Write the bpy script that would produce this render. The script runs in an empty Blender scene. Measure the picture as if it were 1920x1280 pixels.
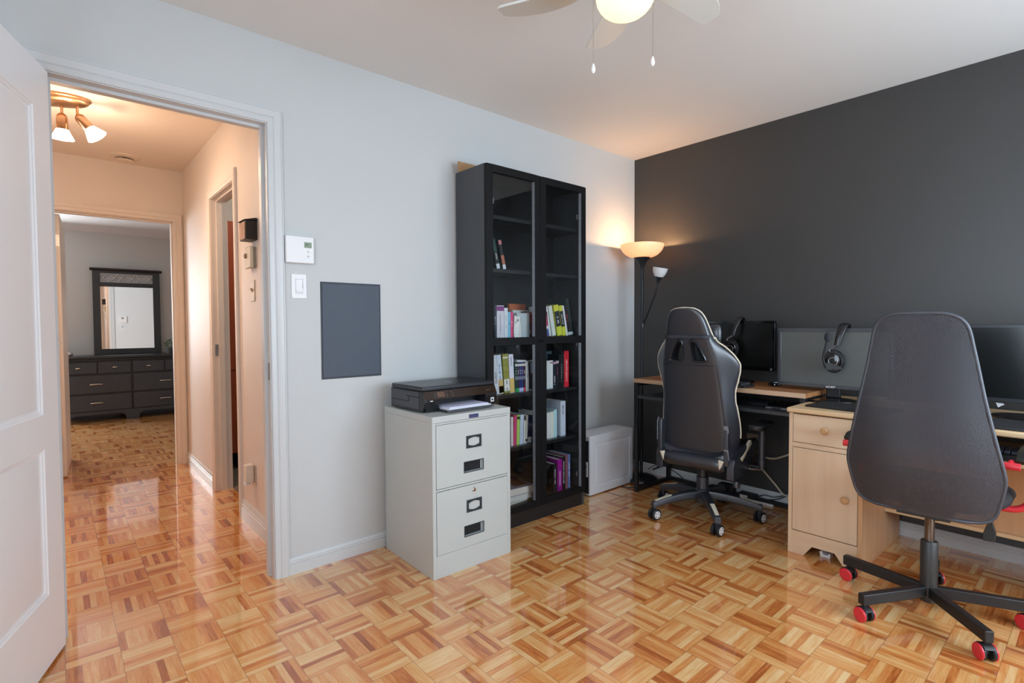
import bpy, math, random
from mathutils import Vector, Matrix
random.seed(7)
scn = bpy.context.scene
COL = scn.collection
PI = math.pi
R = math.radians

# ------------------------------------------------------------------ camera
cam_d = bpy.data.cameras.new('camera')
cam_d.sensor_width = 36.0
cam_d.lens = 985.56 / 1920 * 36.0
cam_d.clip_start = 0.05
cam = bpy.data.objects.new('camera', cam_d)
COL.objects.link(cam)
F = Vector((0.65732888, 0.75292863, -0.031894)).normalized()
rx = F.cross(Vector((0, 0, 1))).normalized()
ux = rx.cross(F)
rol = -0.0048
r2 = rx * math.cos(rol) + ux * math.sin(rol)
u2 = ux * math.cos(rol) - rx * math.sin(rol)
M = Matrix((r2, u2, -F)).transposed().to_4x4()
M.translation = Vector((-3.46989, -2.50191, 1.15749))
cam.matrix_world = M
scn.camera = cam

# ------------------------------------------------------------------ view, world, daylight
scn.view_settings.view_transform = 'Standard'
scn.view_settings.look = 'None'
scn.view_settings.exposure = 0.24
scn.view_settings.gamma = 1.0
scn.view_settings.use_curve_mapping = False
scn.cycles.max_bounces = 12
scn.cycles.diffuse_bounces = 7
scn.cycles.glossy_bounces = 6
scn.cycles.transparent_max_bounces = 24
scn.cycles.sample_clamp_indirect = 6.0
scn.cycles.use_denoising = True
scn.cycles.caustics_reflective = False
scn.cycles.caustics_refractive = False

w = bpy.data.worlds.new('daylight_sky')
scn.world = w
w.use_nodes = True
bg = w.node_tree.nodes['Background']
bg.inputs[0].default_value = (0.78, 0.88, 1.0, 1)
bg.inputs[1].default_value = 1.0


def area(name, loc, rot, sx, sy, power, color):
    d = bpy.data.lights.new(name, 'AREA')
    d.shape = 'RECTANGLE'
    d.size = sx
    d.size_y = sy
    d.energy = power
    d.color = color
    o = bpy.data.objects.new(name, d)
    o.location = loc
    o.rotation_euler = rot
    COL.objects.link(o)
    return o


# daylight coming through the windows behind the camera and in the bedroom
area('daylight_south_window', (-1.15, -3.86, 1.33), (R(91), 0, 0), 1.9, 1.36, 78, (0.70, 0.85, 1.0))
area('daylight_west_window', (-4.36, -2.25, 1.45), (R(94), 0, R(-90)), 1.3, 1.3, 38, (0.70, 0.85, 1.0))
area('daylight_bedroom_window', (-4.35, 6.16, 1.5), (R(-92), 0, 0), 1.3, 1.3, 105, (0.93, 0.96, 1.0))


def point(name, loc, power, color, r=0.03):
    d = bpy.data.lights.new(name, 'POINT')
    d.energy = power
    d.color = color
    d.shadow_soft_size = r
    o = bpy.data.objects.new(name, d)
    o.location = loc
    COL.objects.link(o)
    return o


# ------------------------------------------------------------------ materials
def lin(c):
    c = c / 255.0
    return c / 12.92 if c <= 0.04045 else ((c + 0.055) / 1.055) ** 2.4


def L(rgb):
    return (lin(rgb[0]), lin(rgb[1]), lin(rgb[2]), 1.0)


MATS = {}


def mat(name, rgb, rough=0.5, metal=0.0, var=0.05, scale=25.0, stretch=(1, 1, 1), bump=0.0, bscale=300.0,
        coat=0.0, spec=0.5, emit=None, emit_s=0.0, sub=0.0, trans=0.0):
    if name in MATS:
        return MATS[name]
    m = bpy.data.materials.new(name)
    MATS[name] = m
    m.use_nodes = True
    nt = m.node_tree
    b = nt.nodes['Principled BSDF']
    c = L(rgb)
    tc = nt.nodes.new('ShaderNodeTexCoord')
    mp = nt.nodes.new('ShaderNodeMapping')
    mp.inputs['Scale'].default_value = stretch
    nt.links.new(tc.outputs['Object'], mp.inputs[0])
    nz = nt.nodes.new('ShaderNodeTexNoise')
    nz.inputs['Scale'].default_value = scale
    nz.inputs['Detail'].default_value = 5
    nt.links.new(mp.outputs[0], nz.inputs['Vector'])
    mx = nt.nodes.new('ShaderNodeMix')
    mx.data_type = 'RGBA'
    mx.inputs[6].default_value = tuple(max(0, c[i] * (1 - var * 2)) for i in range(3)) + (1,)
    mx.inputs[7].default_value = tuple(min(1, c[i] * (1 + var * 2)) for i in range(3)) + (1,)
    nt.links.new(nz.outputs[0], mx.inputs[0])
    nt.links.new(mx.outputs[2], b.inputs['Base Color'])
    b.inputs['Roughness'].default_value = rough
    b.inputs['Metallic'].default_value = metal
    b.inputs['Coat Weight'].default_value = coat
    b.inputs['Coat Roughness'].default_value = 0.08
    b.inputs['Specular IOR Level'].default_value = spec
    b.inputs['Transmission Weight'].default_value = trans
    if emit:
        b.inputs['Emission Color'].default_value = L(emit)
        b.inputs['Emission Strength'].default_value = emit_s
    if bump:
        n2 = nt.nodes.new('ShaderNodeTexNoise')
        n2.inputs['Scale'].default_value = bscale
        n2.inputs['Detail'].default_value = 3
        nt.links.new(mp.outputs[0], n2.inputs['Vector'])
        bp = nt.nodes.new('ShaderNodeBump')
        bp.inputs['Strength'].default_value = bump
        bp.inputs['Distance'].default_value = 0.002
        nt.links.new(n2.outputs[0], bp.inputs['Height'])
        nt.links.new(bp.outputs[0], b.inputs['Normal'])
    return m


def wood(name, ca, cb, axis='z', rough=0.4, freq=9.0, coat=0.0):
    """long grain along one object axis"""
    if name in MATS:
        return MATS[name]
    m = bpy.data.materials.new(name)
    MATS[name] = m
    m.use_nodes = True
    nt = m.node_tree
    b = nt.nodes['Principled BSDF']
    tc = nt.nodes.new('ShaderNodeTexCoord')
    mp = nt.nodes.new('ShaderNodeMapping')
    s = {'x': (0.06, 1, 1), 'y': (1, 0.06, 1), 'z': (1, 1, 0.06)}[axis]
    mp.inputs['Scale'].default_value = s
    nt.links.new(tc.outputs['Object'], mp.inputs[0])
    n1 = nt.nodes.new('ShaderNodeTexNoise')
    n1.inputs['Scale'].default_value = freq * 3
    n1.inputs['Detail'].default_value = 8
    n1.inputs['Distortion'].default_value = 0.6
    nt.links.new(mp.outputs[0], n1.inputs['Vector'])
    rp = nt.nodes.new('ShaderNodeValToRGB')
    rp.color_ramp.elements[0].position = 0.3
    rp.color_ramp.elements[1].position = 0.7
    rp.color_ramp.elements[0].color = L(ca)
    rp.color_ramp.elements[1].color = L(cb)
    nt.links.new(n1.outputs[0], rp.inputs[0])
    nt.links.new(rp.outputs[0], b.inputs['Base Color'])
    b.inputs['Roughness'].default_value = rough
    b.inputs['Coat Weight'].default_value = coat
    return m


def parquet():
    m = bpy.data.materials.new('parquet')
    m.use_nodes = True
    nt = m.node_tree
    b = nt.nodes['Principled BSDF']

    def mth(op, a, c=None, d=None):
        n = nt.nodes.new('ShaderNodeMath')
        n.operation = op
        for i, v in enumerate((a, c, d)):
            if v is None:
                continue
            if isinstance(v, (int, float)):
                n.inputs[i].default_value = v
            else:
                nt.links.new(v, n.inputs[i])
        return n.outputs[0]

    def comb(x, y, z):
        n = nt.nodes.new('ShaderNodeCombineXYZ')
        for i, v in enumerate((x, y, z)):
            if isinstance(v, (int, float)):
                n.inputs[i].default_value = v
            else:
                nt.links.new(v, n.inputs[i])
        return n.outputs[0]
    tc = nt.nodes.new('ShaderNodeTexCoord')
    sp = nt.nodes.new('ShaderNodeSeparateXYZ')
    nt.links.new(tc.outputs['Object'], sp.inputs[0])
    X = mth('DIVIDE', mth('ADD', sp.outputs[0], 0.909), 0.1504)
    Y = mth('DIVIDE', mth('ADD', sp.outputs[1], 1.976), 0.1482)
    i = mth('FLOOR', X)
    j = mth('FLOOR', Y)
    fx = mth('SUBTRACT', X, i)
    fy = mth('SUBTRACT', Y, j)
    par = mth('FLOORED_MODULO', mth('ADD', i, j), 2.0)
    ip = mth('SUBTRACT', 1.0, par)
    ac = mth('ADD', mth('MULTIPLY', fx, ip), mth('MULTIPLY', fy, par))
    al = mth('ADD', mth('MULTIPLY', fy, ip), mth('MULTIPLY', fx, par))
    ks = mth('MULTIPLY', ac, 7.0)
    k = mth('FLOOR', ks)
    fk = mth('SUBTRACT', ks, k)
    wn = nt.nodes.new('ShaderNodeTexWhiteNoise')
    wn.noise_dimensions = '3D'
    nt.links.new(comb(mth('ADD', i, 0.31), mth('ADD', j, 0.17), mth('ADD', k, 0.53)), wn.inputs['Vector'])
    rnd = wn.outputs['Value']
    wn2 = nt.nodes.new('ShaderNodeTexWhiteNoise')
    wn2.noise_dimensions = '3D'
    nt.links.new(comb(mth('ADD', i, 5.7), mth('ADD', j, 3.3), 0.5), wn2.inputs['Vector'])
    sq = wn2.outputs['Value']
    # grain running along each finger
    off = mth('MULTIPLY', rnd, 91.0)
    gv = comb(mth('ADD', mth('MULTIPLY', ac, 9.0), off), mth('MULTIPLY', al, 0.9), mth('ADD', mth('MULTIPLY', i, 3.1), mth('MULTIPLY', j, 1.7)))
    n1 = nt.nodes.new('ShaderNodeTexNoise')
    n1.inputs['Scale'].default_value = 1.6
    n1.inputs['Detail'].default_value = 4
    n1.inputs['Distortion'].default_value = 0.5
    nt.links.new(gv, n1.inputs['Vector'])
    n2 = nt.nodes.new('ShaderNodeTexNoise')
    n2.inputs['Scale'].default_value = 9.0
    n2.inputs['Detail'].default_value = 3
    nt.links.new(gv, n2.inputs['Vector'])
    # tone: finger random + streak of heartwood
    t = mth('ADD', mth('MULTIPLY', mth('POWER', rnd, 0.62), 0.60), mth('MULTIPLY', n1.outputs[0], 0.62))
    t = mth('ADD', t, mth('MULTIPLY', mth('SUBTRACT', n2.outputs[0], 0.5), 0.16))
    t = mth('ADD', t, mth('MULTIPLY', mth('SUBTRACT', sq, 0.5), 0.10))
    t = mth('SUBTRACT', t, mth('MULTIPLY', mth('SUBTRACT', ip, 0.5), 0.10))  # grain-direction sheen put into the tone, darker where fingers run along y
    rp = nt.nodes.new('ShaderNodeValToRGB')
    cr = rp.color_ramp
    cr.elements[0].position = 0.14
    cr.elements[0].color = L((150, 80, 36))
    cr.elements[1].position = 0.98
    cr.elements[1].color = L((226, 186, 132))
    for pos, c in ((0.34, (166, 88, 40)), (0.48, (194, 116, 58)), (0.62, (209, 139, 76)), (0.80, (219, 164, 102))):
        e = cr.elements.new(pos)
        e.color = L(c)
    nt.links.new(t, rp.inputs[0])
    # joints
    ek = mth('MINIMUM', fk, mth('SUBTRACT', 1.0, fk))
    es = mth('MINIMUM', mth('MINIMUM', ac, mth('SUBTRACT', 1.0, ac)), mth('MINIMUM', al, mth('SUBTRACT', 1.0, al)))
    gk = mth('MULTIPLY', mth('LESS_THAN', ek, 0.022), 0.30)
    gs = mth('MULTIPLY', mth('LESS_THAN', es, 0.0065), 0.62)
    g = mth('MAXIMUM', gk, gs)
    mx = nt.nodes.new('ShaderNodeMix')
    mx.data_type = 'RGBA'
    nt.links.new(g, mx.inputs[0])
    nt.links.new(rp.outputs[0], mx.inputs[6])
    mx.inputs[7].default_value = L((96, 52, 22))
    nt.links.new(mx.outputs[2], b.inputs['Base Color'])
    b.inputs['Roughness'].default_value = 0.20
    b.inputs['Specular IOR Level'].default_value = 0.5
    b.inputs['Coat Weight'].default_value = 1.0
    b.inputs['Coat Roughness'].default_value = 0.035
    b.inputs['Coat IOR'].default_value = 1.6
    nw = nt.nodes.new('ShaderNodeTexNoise')
    nw.inputs['Scale'].default_value = 9.0
    nt.links.new(tc.outputs['Object'], nw.inputs['Vector'])
    hgt = mth('ADD', mth('MULTIPLY', nw.outputs[0], 0.8), mth('ADD', mth('MULTIPLY', rnd, 0.06), mth('MULTIPLY', g, -0.25)))
    bp = nt.nodes.new('ShaderNodeBump')
    bp.inputs['Strength'].default_value = 0.06
    bp.inputs['Distance'].default_value = 0.004
    nt.links.new(hgt, bp.inputs['Height'])
    nt.links.new(bp.outputs[0], b.inputs['Normal'])
    return m


def glass(name, tint=(1, 1, 1), refl=0.0):
    m = bpy.data.materials.new(name)
    m.use_nodes = True
    nt = m.node_tree
    nt.nodes.remove(nt.nodes['Principled BSDF'])
    out = nt.nodes['Material Output']
    tr = nt.nodes.new('ShaderNodeBsdfTransparent')
    tr.inputs[0].default_value = (*tint, 1)
    gl = nt.nodes.new('ShaderNodeBsdfGlossy')
    gl.inputs['Roughness'].default_value = 0.01
    fr = nt.nodes.new('ShaderNodeFresnel')
    ge = nt.nodes.new('ShaderNodeNewGeometry')
    io = nt.nodes.new('ShaderNodeMapRange')
    io.inputs[3].default_value = 1.45
    io.inputs[4].default_value = 1 / 1.45
    nt.links.new(ge.outputs['Backfacing'], io.inputs[0])
    nt.links.new(io.outputs[0], fr.inputs[0])
    ad = nt.nodes.new('ShaderNodeMath')
    ad.inputs[1].default_value = refl
    nt.links.new(fr.outputs[0], ad.inputs[0])
    mx = nt.nodes.new('ShaderNodeMixShader')
    nt.links.new(ad.outputs[0], mx.inputs[0])
    nt.links.new(tr.outputs[0], mx.inputs[1])
    nt.links.new(gl.outputs[0], mx.inputs[2])
    nt.links.new(mx.outputs[0], out.inputs[0])
    return m


def mesh_fabric():
    """woven net with small open holes (object y/z grid)"""
    m = bpy.data.materials.new('chair_net')
    m.use_nodes = True
    nt = m.node_tree
    b = nt.nodes['Principled BSDF']
    b.inputs['Base Color'].default_value = L((30, 36, 50))
    b.inputs['Roughness'].default_value = 0.38
    b.inputs['Sheen Weight'].default_value = 0.12
    b.inputs['Specular IOR Level'].default_value = 1.0
    out = nt.nodes['Material Output']
    tc = nt.nodes.new('ShaderNodeTexCoord')
    sp = nt.nodes.new('ShaderNodeSeparateXYZ')
    nt.links.new(tc.outputs['Object'], sp.inputs[0])

    def mth(op, a, c=None):
        n = nt.nodes.new('ShaderNodeMath')
        n.operation = op
        for i, v in enumerate((a, c)):
            if v is None:
                continue
            if isinstance(v, (int, float)):
                n.inputs[i].default_value = v
            else:
                nt.links.new(v, n.inputs[i])
        return n.outputs[0]
    f = 2 * PI / 0.0062
    a = mth('SINE', mth('MULTIPLY', mth('ADD', sp.outputs[1], mth('MULTIPLY', sp.outputs[2], 0.6)), f))
    c = mth('SINE', mth('MULTIPLY', mth('SUBTRACT', sp.outputs[2], mth('MULTIPLY', sp.outputs[1], 0.6)), f))
    h = mth('MULTIPLY', a, c)
    hole = mth('GREATER_THAN', h, 0.50)
    tr = nt.nodes.new('ShaderNodeBsdfTransparent')
    mx = nt.nodes.new('ShaderNodeMixShader')
    nt.links.new(hole, mx.inputs[0])
    nt.links.new(b.outputs[0], mx.inputs[1])
    nt.links.new(tr.outputs[0], mx.inputs[2])
    nt.links.new(mx.outputs[0], out.inputs[0])
    bp = nt.nodes.new('ShaderNodeBump')
    bp.inputs['Strength'].default_value = 0.5
    bp.inputs['Distance'].default_value = 0.001
    nt.links.new(h, bp.inputs['Height'])
    nt.links.new(bp.outputs[0], b.inputs['Normal'])
    return m


# ------------------------------------------------------------------ mesh helpers
class MB:
    def __init__(s):
        s.v = []
        s.f = []
        s.mi = []
        s.T = Matrix.Identity(4)
        s.cur = 0

    def add(s, vs, fs):
        n = len(s.v)
        s.v += [tuple(s.T @ Vector(p)) for p in vs]
        s.f += [tuple(i + n for i in f) for f in fs]
        s.mi += [s.cur] * len(fs)
        return s

    def box(s, x0, x1, y0, y1, z0, z1):
        v = [(x, y, z) for z in (z0, z1) for y in (y0, y1) for x in (x0, x1)]
        return s.add(v, [(0, 2, 3, 1), (4, 5, 7, 6), (0, 1, 5, 4), (2, 6, 7, 3), (0, 4, 6, 2), (1, 3, 7, 5)])

    def cbox(s, c, d):
        return s.box(c[0] - d[0] / 2, c[0] + d[0] / 2, c[1] - d[1] / 2, c[1] + d[1] / 2, c[2] - d[2] / 2, c[2] + d[2] / 2)

    def prism(s, poly, a, b, axis='y'):
        """2-D outline extruded from a to b along an axis (outline in the other two, cyclic order x,y,z)"""
        def P(p, t):
            return {'x': (t, p[0], p[1]), 'y': (p[0], t, p[1]), 'z': (p[0], p[1], t)}[axis]
        n = len(poly)
        v = [P(p, a) for p in poly] + [P(p, b) for p in poly]
        f = [tuple(range(n))[::-1], tuple(range(n, 2 * n))]
        f += [(i, (i + 1) % n, n + (i + 1) % n, n + i) for i in range(n)]
        return s.add(v, f)

    def tube(s, path, r, n=8, closed=False, caps=True, flat=1.0):
        P = [Vector(p) for p in path]
        m = len(P)
        rs = r if isinstance(r, (list, tuple)) else [r] * m
        rings = []
        up = None
        for i in range(m):
            if closed:
                t = P[(i + 1) % m] - P[i - 1]
            else:
                t = P[min(i + 1, m - 1)] - P[max(i - 1, 0)]
            t.normalize()
            if up is None:
                up = Vector((0, 0, 1)) if abs(t.z) < 0.9 else Vector((1, 0, 0))
            sd = t.cross(up)
            if sd.length < 1e-6:
                sd = t.orthogonal()
            sd.normalize()
            up = sd.cross(t).normalized()
            rings.append([P[i] + (sd * math.cos(2 * PI * k / n) + up * math.sin(2 * PI * k / n) * flat) * rs[i] for k in range(n)])
        v = [tuple(q) for rg in rings for q in rg]
        f = []
        for i in range(m if closed else m - 1):
            a = i * n
            b = ((i + 1) % m) * n
            f += [(a + k, a + (k + 1) % n, b + (k + 1) % n, b + k) for k in range(n)]
        if caps and not closed:
            f += [tuple(range(n))[::-1], tuple(range((m - 1) * n, m * n))]
        return s.add(v, f)

    def lathe(s, prof, n=24, c=(0, 0, 0), axis='z'):
        """profile [(r, h)] turned about an axis through c"""
        v = []
        for r, h in prof:
            for k in range(n):
                a = 2 * PI * k / n
                p = (r * math.cos(a), r * math.sin(a), h)
                if axis == 'x':
                    p = (h, r * math.cos(a), r * math.sin(a))
                elif axis == 'y':
                    p = (r * math.cos(a), h, -r * math.sin(a))
                v.append((p[0] + c[0], p[1] + c[1], p[2] + c[2]))
        m = len(prof)
        f = []
        for i in range(m - 1):
            for k in range(n):
                f.append((i * n + k, i * n + (k + 1) % n, (i + 1) * n + (k + 1) % n, (i + 1) * n + k))
        if prof[0][0] > 1e-5:
            f.append(tuple(range(n))[::-1])
        if prof[-1][0] > 1e-5:
            f.append(tuple(range((m - 1) * n, m * n)))
        return s.add(v, f)

    def cyl(s, c, r, h, n=20, axis='z'):
        return s.lathe([(r, 0), (r, h)], n, c, axis)

    def ball(s, c, r, n=16, m=10, sc=(1, 1, 1)):
        v = []
        for i in range(m + 1):
            t = PI * i / m
            for k in range(n):
                a = 2 * PI * k / n
                v.append((c[0] + r * sc[0] * math.sin(t) * math.cos(a), c[1] + r * sc[1] * math.sin(t) * math.sin(a), c[2] - r * sc[2] * math.cos(t)))
        f = [(i * n + k, i * n + (k + 1) % n, (i + 1) * n + (k + 1) % n, (i + 1) * n + k) for i in range(m) for k in range(n)]
        return s.add(v, f)

    def grid(s, rows, closed_u=False):
        """rows of points -> quad sheet"""
        n = len(rows[0])
        v = [p for r in rows for p in r]
        f = []
        for i in range(len(rows) - 1):
            for k in range(n if closed_u else n - 1):
                f.append((i * n + k, i * n + (k + 1) % n, (i + 1) * n + (k + 1) % n, (i + 1) * n + k))
        return s.add(v, f)

    def build(s, name, mats, parent=None, bevel=0.0, seg=2, smooth=True, ang=38, sub=0, solid=0.0, offset=-1.0, label=None):
        me = bpy.data.meshes.new(name)
        me.from_pydata(s.v, [], s.f)
        if not isinstance(mats, (list, tuple)):
            mats = [mats]
        for m in mats:
            me.materials.append(m)
        me.polygons.foreach_set('material_index', s.mi)
        import bmesh
        bm = bmesh.new()
        bm.from_mesh(me)
        bmesh.ops.remove_doubles(bm, verts=bm.verts, dist=1e-6)
        if not solid:
            bmesh.ops.recalc_face_normals(bm, faces=bm.faces)
        bm.to_mesh(me)
        bm.free()
        if smooth:
            me.shade_smooth()
            if not sub:
                me.set_sharp_from_angle(angle=R(ang))
        o = bpy.data.objects.new(name, me)
        COL.objects.link(o)
        if parent:
            o.parent = parent
        if label:
            o['label'] = label
        if solid:
            md = o.modifiers.new('solid', 'SOLIDIFY')
            md.thickness = solid
            md.offset = offset
        if bevel:
            md = o.modifiers.new('bevel', 'BEVEL')
            md.width = bevel
            md.segments = seg
            md.limit_method = 'ANGLE'
            md.angle_limit = R(40)
            md.harden_normals = False
        if sub:
            md = o.modifiers.new('sub', 'SUBSURF')
            md.levels = sub
            md.render_levels = sub
        return o


def tag(o, label=None, cat=None, group=None, kind=None):
    if label:
        o['label'] = label
    if cat:
        o['category'] = cat
    if group:
        o['group'] = group
    if kind:
        o['kind'] = kind
    return o


def thing(name, label, cat, loc=(0, 0, 0), rz=0.0, group=None, rot=None):
    o = bpy.data.objects.new(name, None)
    o.empty_display_size = 0.1
    COL.objects.link(o)
    o.location = loc
    o.rotation_euler = rot if rot else (0, 0, rz)
    return tag(o, label, cat, group)


def struct(o):
    o['kind'] = 'structure'
    return o


def dup_tree(o, parent=None):
    c = o.copy()
    COL.objects.link(c)
    if parent:
        c.parent = parent
    for ch in list(o.children):
        dup_tree(ch, c)
    return c


def text(s, size, material, name, parent, loc, rot, depth=0.0004, align='CENTER', sx=1.0):
    """lettering turned into a mesh part"""
    cu = bpy.data.curves.new(name, 'FONT')
    cu.body = s
    cu.size = size
    cu.align_x = align
    cu.align_y = 'CENTER'
    cu.extrude = depth
    cu.resolution_u = 2
    t = bpy.data.objects.new(name, cu)
    COL.objects.link(t)
    dg = bpy.context.evaluated_depsgraph_get()
    me = bpy.data.meshes.new_from_object(t.evaluated_get(dg))
    bpy.data.objects.remove(t)
    me.materials.clear()
    me.materials.append(material)
    o = bpy.data.objects.new(name, me)
    COL.objects.link(o)
    o.parent = parent
    o.location = loc
    o.rotation_euler = rot
    o.scale = (sx, 1, 1)
    return o


def smooth_path(pts, k=6, closed=False):
    """Catmull-Rom through the points"""
    P = [Vector(p) for p in pts]
    n = len(P)
    out = []
    for i in range(n if closed else n - 1):
        p1 = P[i]
        p2 = P[(i + 1) % n]
        p0 = P[i - 1] if (closed or i > 0) else p1 * 2 - p2
        p3 = P[(i + 2) % n] if (closed or i + 2 < n) else p2 * 2 - p1
        for j in range(k):
            t = j / k
            out.append(0.5 * ((2 * p1) + (p2 - p0) * t + (2 * p0 - 5 * p1 + 4 * p2 - p3) * t * t + (3 * p1 - p0 - 3 * p2 + p3) * t ** 3))
    if not closed:
        out.append(P[-1])
    return [tuple(p) for p in out]


def round_poly(w, h, r, n=5, c=(0, 0)):
    pts = []
    for cx, cy, a0 in ((w / 2 - r, h / 2 - r, 0), (-w / 2 + r, h / 2 - r, 90), (-w / 2 + r, -h / 2 + r, 180), (w / 2 - r, -h / 2 + r, 270)):
        for i in range(n + 1):
            a = R(a0 + 90 * i / n)
            pts.append((c[0] + cx + r * math.cos(a), c[1] + cy + r * math.sin(a)))
    return pts


# common materials
white_wall = mat('white_wall_paint', (193, 196, 196), 0.55, var=0.01, scale=3, bump=0.12, bscale=160)
ceil_paint = mat('ceiling_paint', (222, 221, 218), 0.75, var=0.01, scale=3, bump=0.2, bscale=120)
dark_wall = mat('charcoal_wall_paint', (57, 56, 55), 0.42, var=0.03, scale=4, bump=0.12, bscale=160)
hall_wall = mat('hall_wall_paint', (216, 210, 204), 0.55, var=0.01, scale=3, bump=0.1, bscale=160)
bed_wall = mat('bedroom_wall_paint', (176, 175, 172), 0.6, var=0.01, scale=3)
trim_white = mat('white_trim_paint', (199, 202, 203), 0.35, var=0.01, scale=5)
bounce_wall = mat('bounce_wall_paint', (236, 236, 236), 0.6, var=0.01, scale=3)  # unseen walls made brighter to bounce more light into the room
door_white = mat('white_door_paint', (236, 240, 244), 0.38, var=0.01, scale=5)
black_plastic = mat('black_plastic', (24, 25, 28), 0.42, var=0.05, scale=60, bump=0.05, bscale=700)
gloss_black = mat('gloss_black_plastic', (10, 10, 12), 0.12, var=0.02, scale=30)
black_metal = mat('black_metal', (34, 35, 37), 0.4, metal=0.3, var=0.05, scale=40)
chrome = mat('chrome', (205, 205, 208), 0.18, metal=1.0, var=0.02)
steel = mat('steel', (168, 168, 170), 0.32, metal=1.0, var=0.04)
white_plastic = mat('white_plastic', (228, 229, 230), 0.4, var=0.01)
cream_plastic = mat('cream_plastic', (214, 205, 186), 0.45, var=0.02)
paper_white = mat('white_paper', (226, 228, 236), 0.7, var=0.02)
dark_gap = mat('dark_gap', (14, 14, 15), 0.8, var=0.02)
lamp_white = (255, 250, 244)
# ------------------------------------------------------------------ setting
H = 2.44
OX0, OX1, OH = -3.467, -2.735, 2.058        # near doorway in the white wall
fl = MB().box(-5.6, 0.12, -3.9, 6.25, -0.06, 0.0).build('floor', parquet())
struct(fl)
ce = MB().box(-4.4, 0.12, -3.9, 0.11, H, H + 0.06).build('ceiling', ceil_paint)
struct(ce)
ce = MB().box(-4.6, -2.5, 0.11, 2.66, H, H + 0.06).build('ceiling_hall', mat('hall_ceiling_paint', (222, 214, 206), 0.75, var=0.01, scale=3))
struct(ce)
ce = MB().box(-5.6, -1.2, 2.66, 6.25, H, H + 0.06).build('ceiling_bedroom', mat('bedroom_ceiling_paint', (200, 202, 204), 0.75, var=0.01, scale=3))
struct(ce)
ce = MB().box(-2.5, -1.0, 0.11, 2.66, H, H + 0.06).build('ceiling_bathroom', white_wall)
struct(ce)

JT = 0.02
b = MB()
b.box(OX1 + JT, 0.0, 0, 0.11, 0, H)
b.box(-4.4, OX0 - JT, 0, 0.11, 0, H)
b.box(OX0 - JT, OX1 + JT, 0, 0.11, OH + JT, H)
struct(b.build('wall_north', white_wall))
struct(MB().box(0, 0.12, -3.9, 0.11, 0, H).build('wall_east', dark_wall))
# wall with the big window behind the camera
b = MB()
b.box(-4.4, -2.12, -3.86, -3.75, 0, H)
b.box(-0.18, 0, -3.86, -3.75, 0, H)
b.box(-2.12, -0.18, -3.86, -3.75, 0, 0.64)
b.box(-2.12, -0.18, -3.86, -3.75, 2.02, H)
struct(b.build('wall_south', bounce_wall))
b = MB()
b.box(-4.36, -4.25, -3.86, -2.9, 0, H)
b.box(-4.36, -4.25, -1.6, 0, 0, H)
b.box(-4.36, -4.25, -2.9, -1.6, 0, 0.8)
b.box(-4.36, -4.25, -2.9, -1.6, 2.1, H)
struct(b.build('wall_west', bounce_wall))
# window frames (sash bars) behind the camera
b = MB()
for x in (-2.12, -1.17, -0.22):
    b.box(x, x + 0.04, -3.80, -3.76, 0.64, 2.02)
b.box(-2.12, -0.18, -3.80, -3.76, 0.64, 0.68)
b.box(-2.12, -0.18, -3.80, -3.76, 1.98, 2.02)
struct(b.build('window_1', trim_white))
b = MB()
for y in (-2.9, -2.27, -1.64):
    b.box(-4.30, -4.26, y, y + 0.04, 0.8, 2.1)
b.box(-4.30, -4.26, -2.9, -1.6, 0.8, 0.84)
b.box(-4.30, -4.26, -2.9, -1.6, 2.06, 2.1)
struct(b.build('window_2', trim_white))

# hall shell
HX = -2.628
HY = 2.645
D2a, D2b, D2h = -3.452, -2.70, 2.02          # bedroom doorway
b = MB()                                       # hall right wall with the bathroom doorway
B0, B1 = 1.0, 1.62
b.box(HX, HX + 0.1, 0.11, B0 - 0.02, 0, H)
b.box(HX, HX + 0.1, B1 + 0.02, HY, 0, H)
b.box(HX, HX + 0.1, B0 - 0.02, B1 + 0.02, 2.05, H)
struct(b.build('wall_hall_right', hall_wall))
b = MB()
b.box(-5.6, D2a - 0.02, HY, HY + 0.11, 0, H)
b.box(D2b + 0.02, -1.0, HY, HY + 0.11, 0, H)
b.box(D2a - 0.02, D2b + 0.02, HY, HY + 0.11, D2h + 0.02, H)
b.cur = 1                                      # far face skin of bedroom paint, window light put into its paler tone
b.box(-5.6, D2a - 0.02, HY + 0.11, HY + 0.115, 0, H)
b.box(D2b + 0.02, -1.0, HY + 0.11, HY + 0.115, 0, H)
b.box(D2a - 0.02, D2b + 0.02, HY + 0.11, HY + 0.115, D2h + 0.02, H)
struct(b.build('wall_hall_end', [hall_wall, mat('bedroom_lit_paint', (214, 218, 220), 0.6, var=0.01, scale=3)]))
struct(MB().box(-4.6, -4.5, 0.11, HY, 0, H).build('wall_hall_left', hall_wall))

# bedroom shell
BY = 6.08
b = MB()
b.box(-5.15, -5.0, BY, BY + 0.1, 0, H)
b.box(-3.7, -1.3, BY, BY + 0.1, 0, H)
b.box(-5.0, -3.7, BY, BY + 0.1, 0, 0.8)
b.box(-5.0, -3.7, BY, BY + 0.1, 2.15, H)
struct(b.build('wall_bedroom_back', bed_wall))
struct(MB().box(-5.15, -5.05, HY + 0.115, BY, 0, H).build('wall_bedroom_left', bed_wall))
struct(MB().box(-1.4, -1.3, HY + 0.115, BY, 0, H).build('wall_bedroom_right', bed_wall))
b = MB()
for x in (-5.0, -4.37, -3.74):
    b.box(x, x + 0.04, BY + 0.02, BY + 0.06, 0.8, 2.15)
b.box(-5.0, -3.7, BY + 0.02, BY + 0.06, 0.8, 0.84)
b.box(-5.0, -3.7, BY + 0.02, BY + 0.06, 2.11, 2.15)
struct(b.build('window_3', trim_white))
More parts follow.
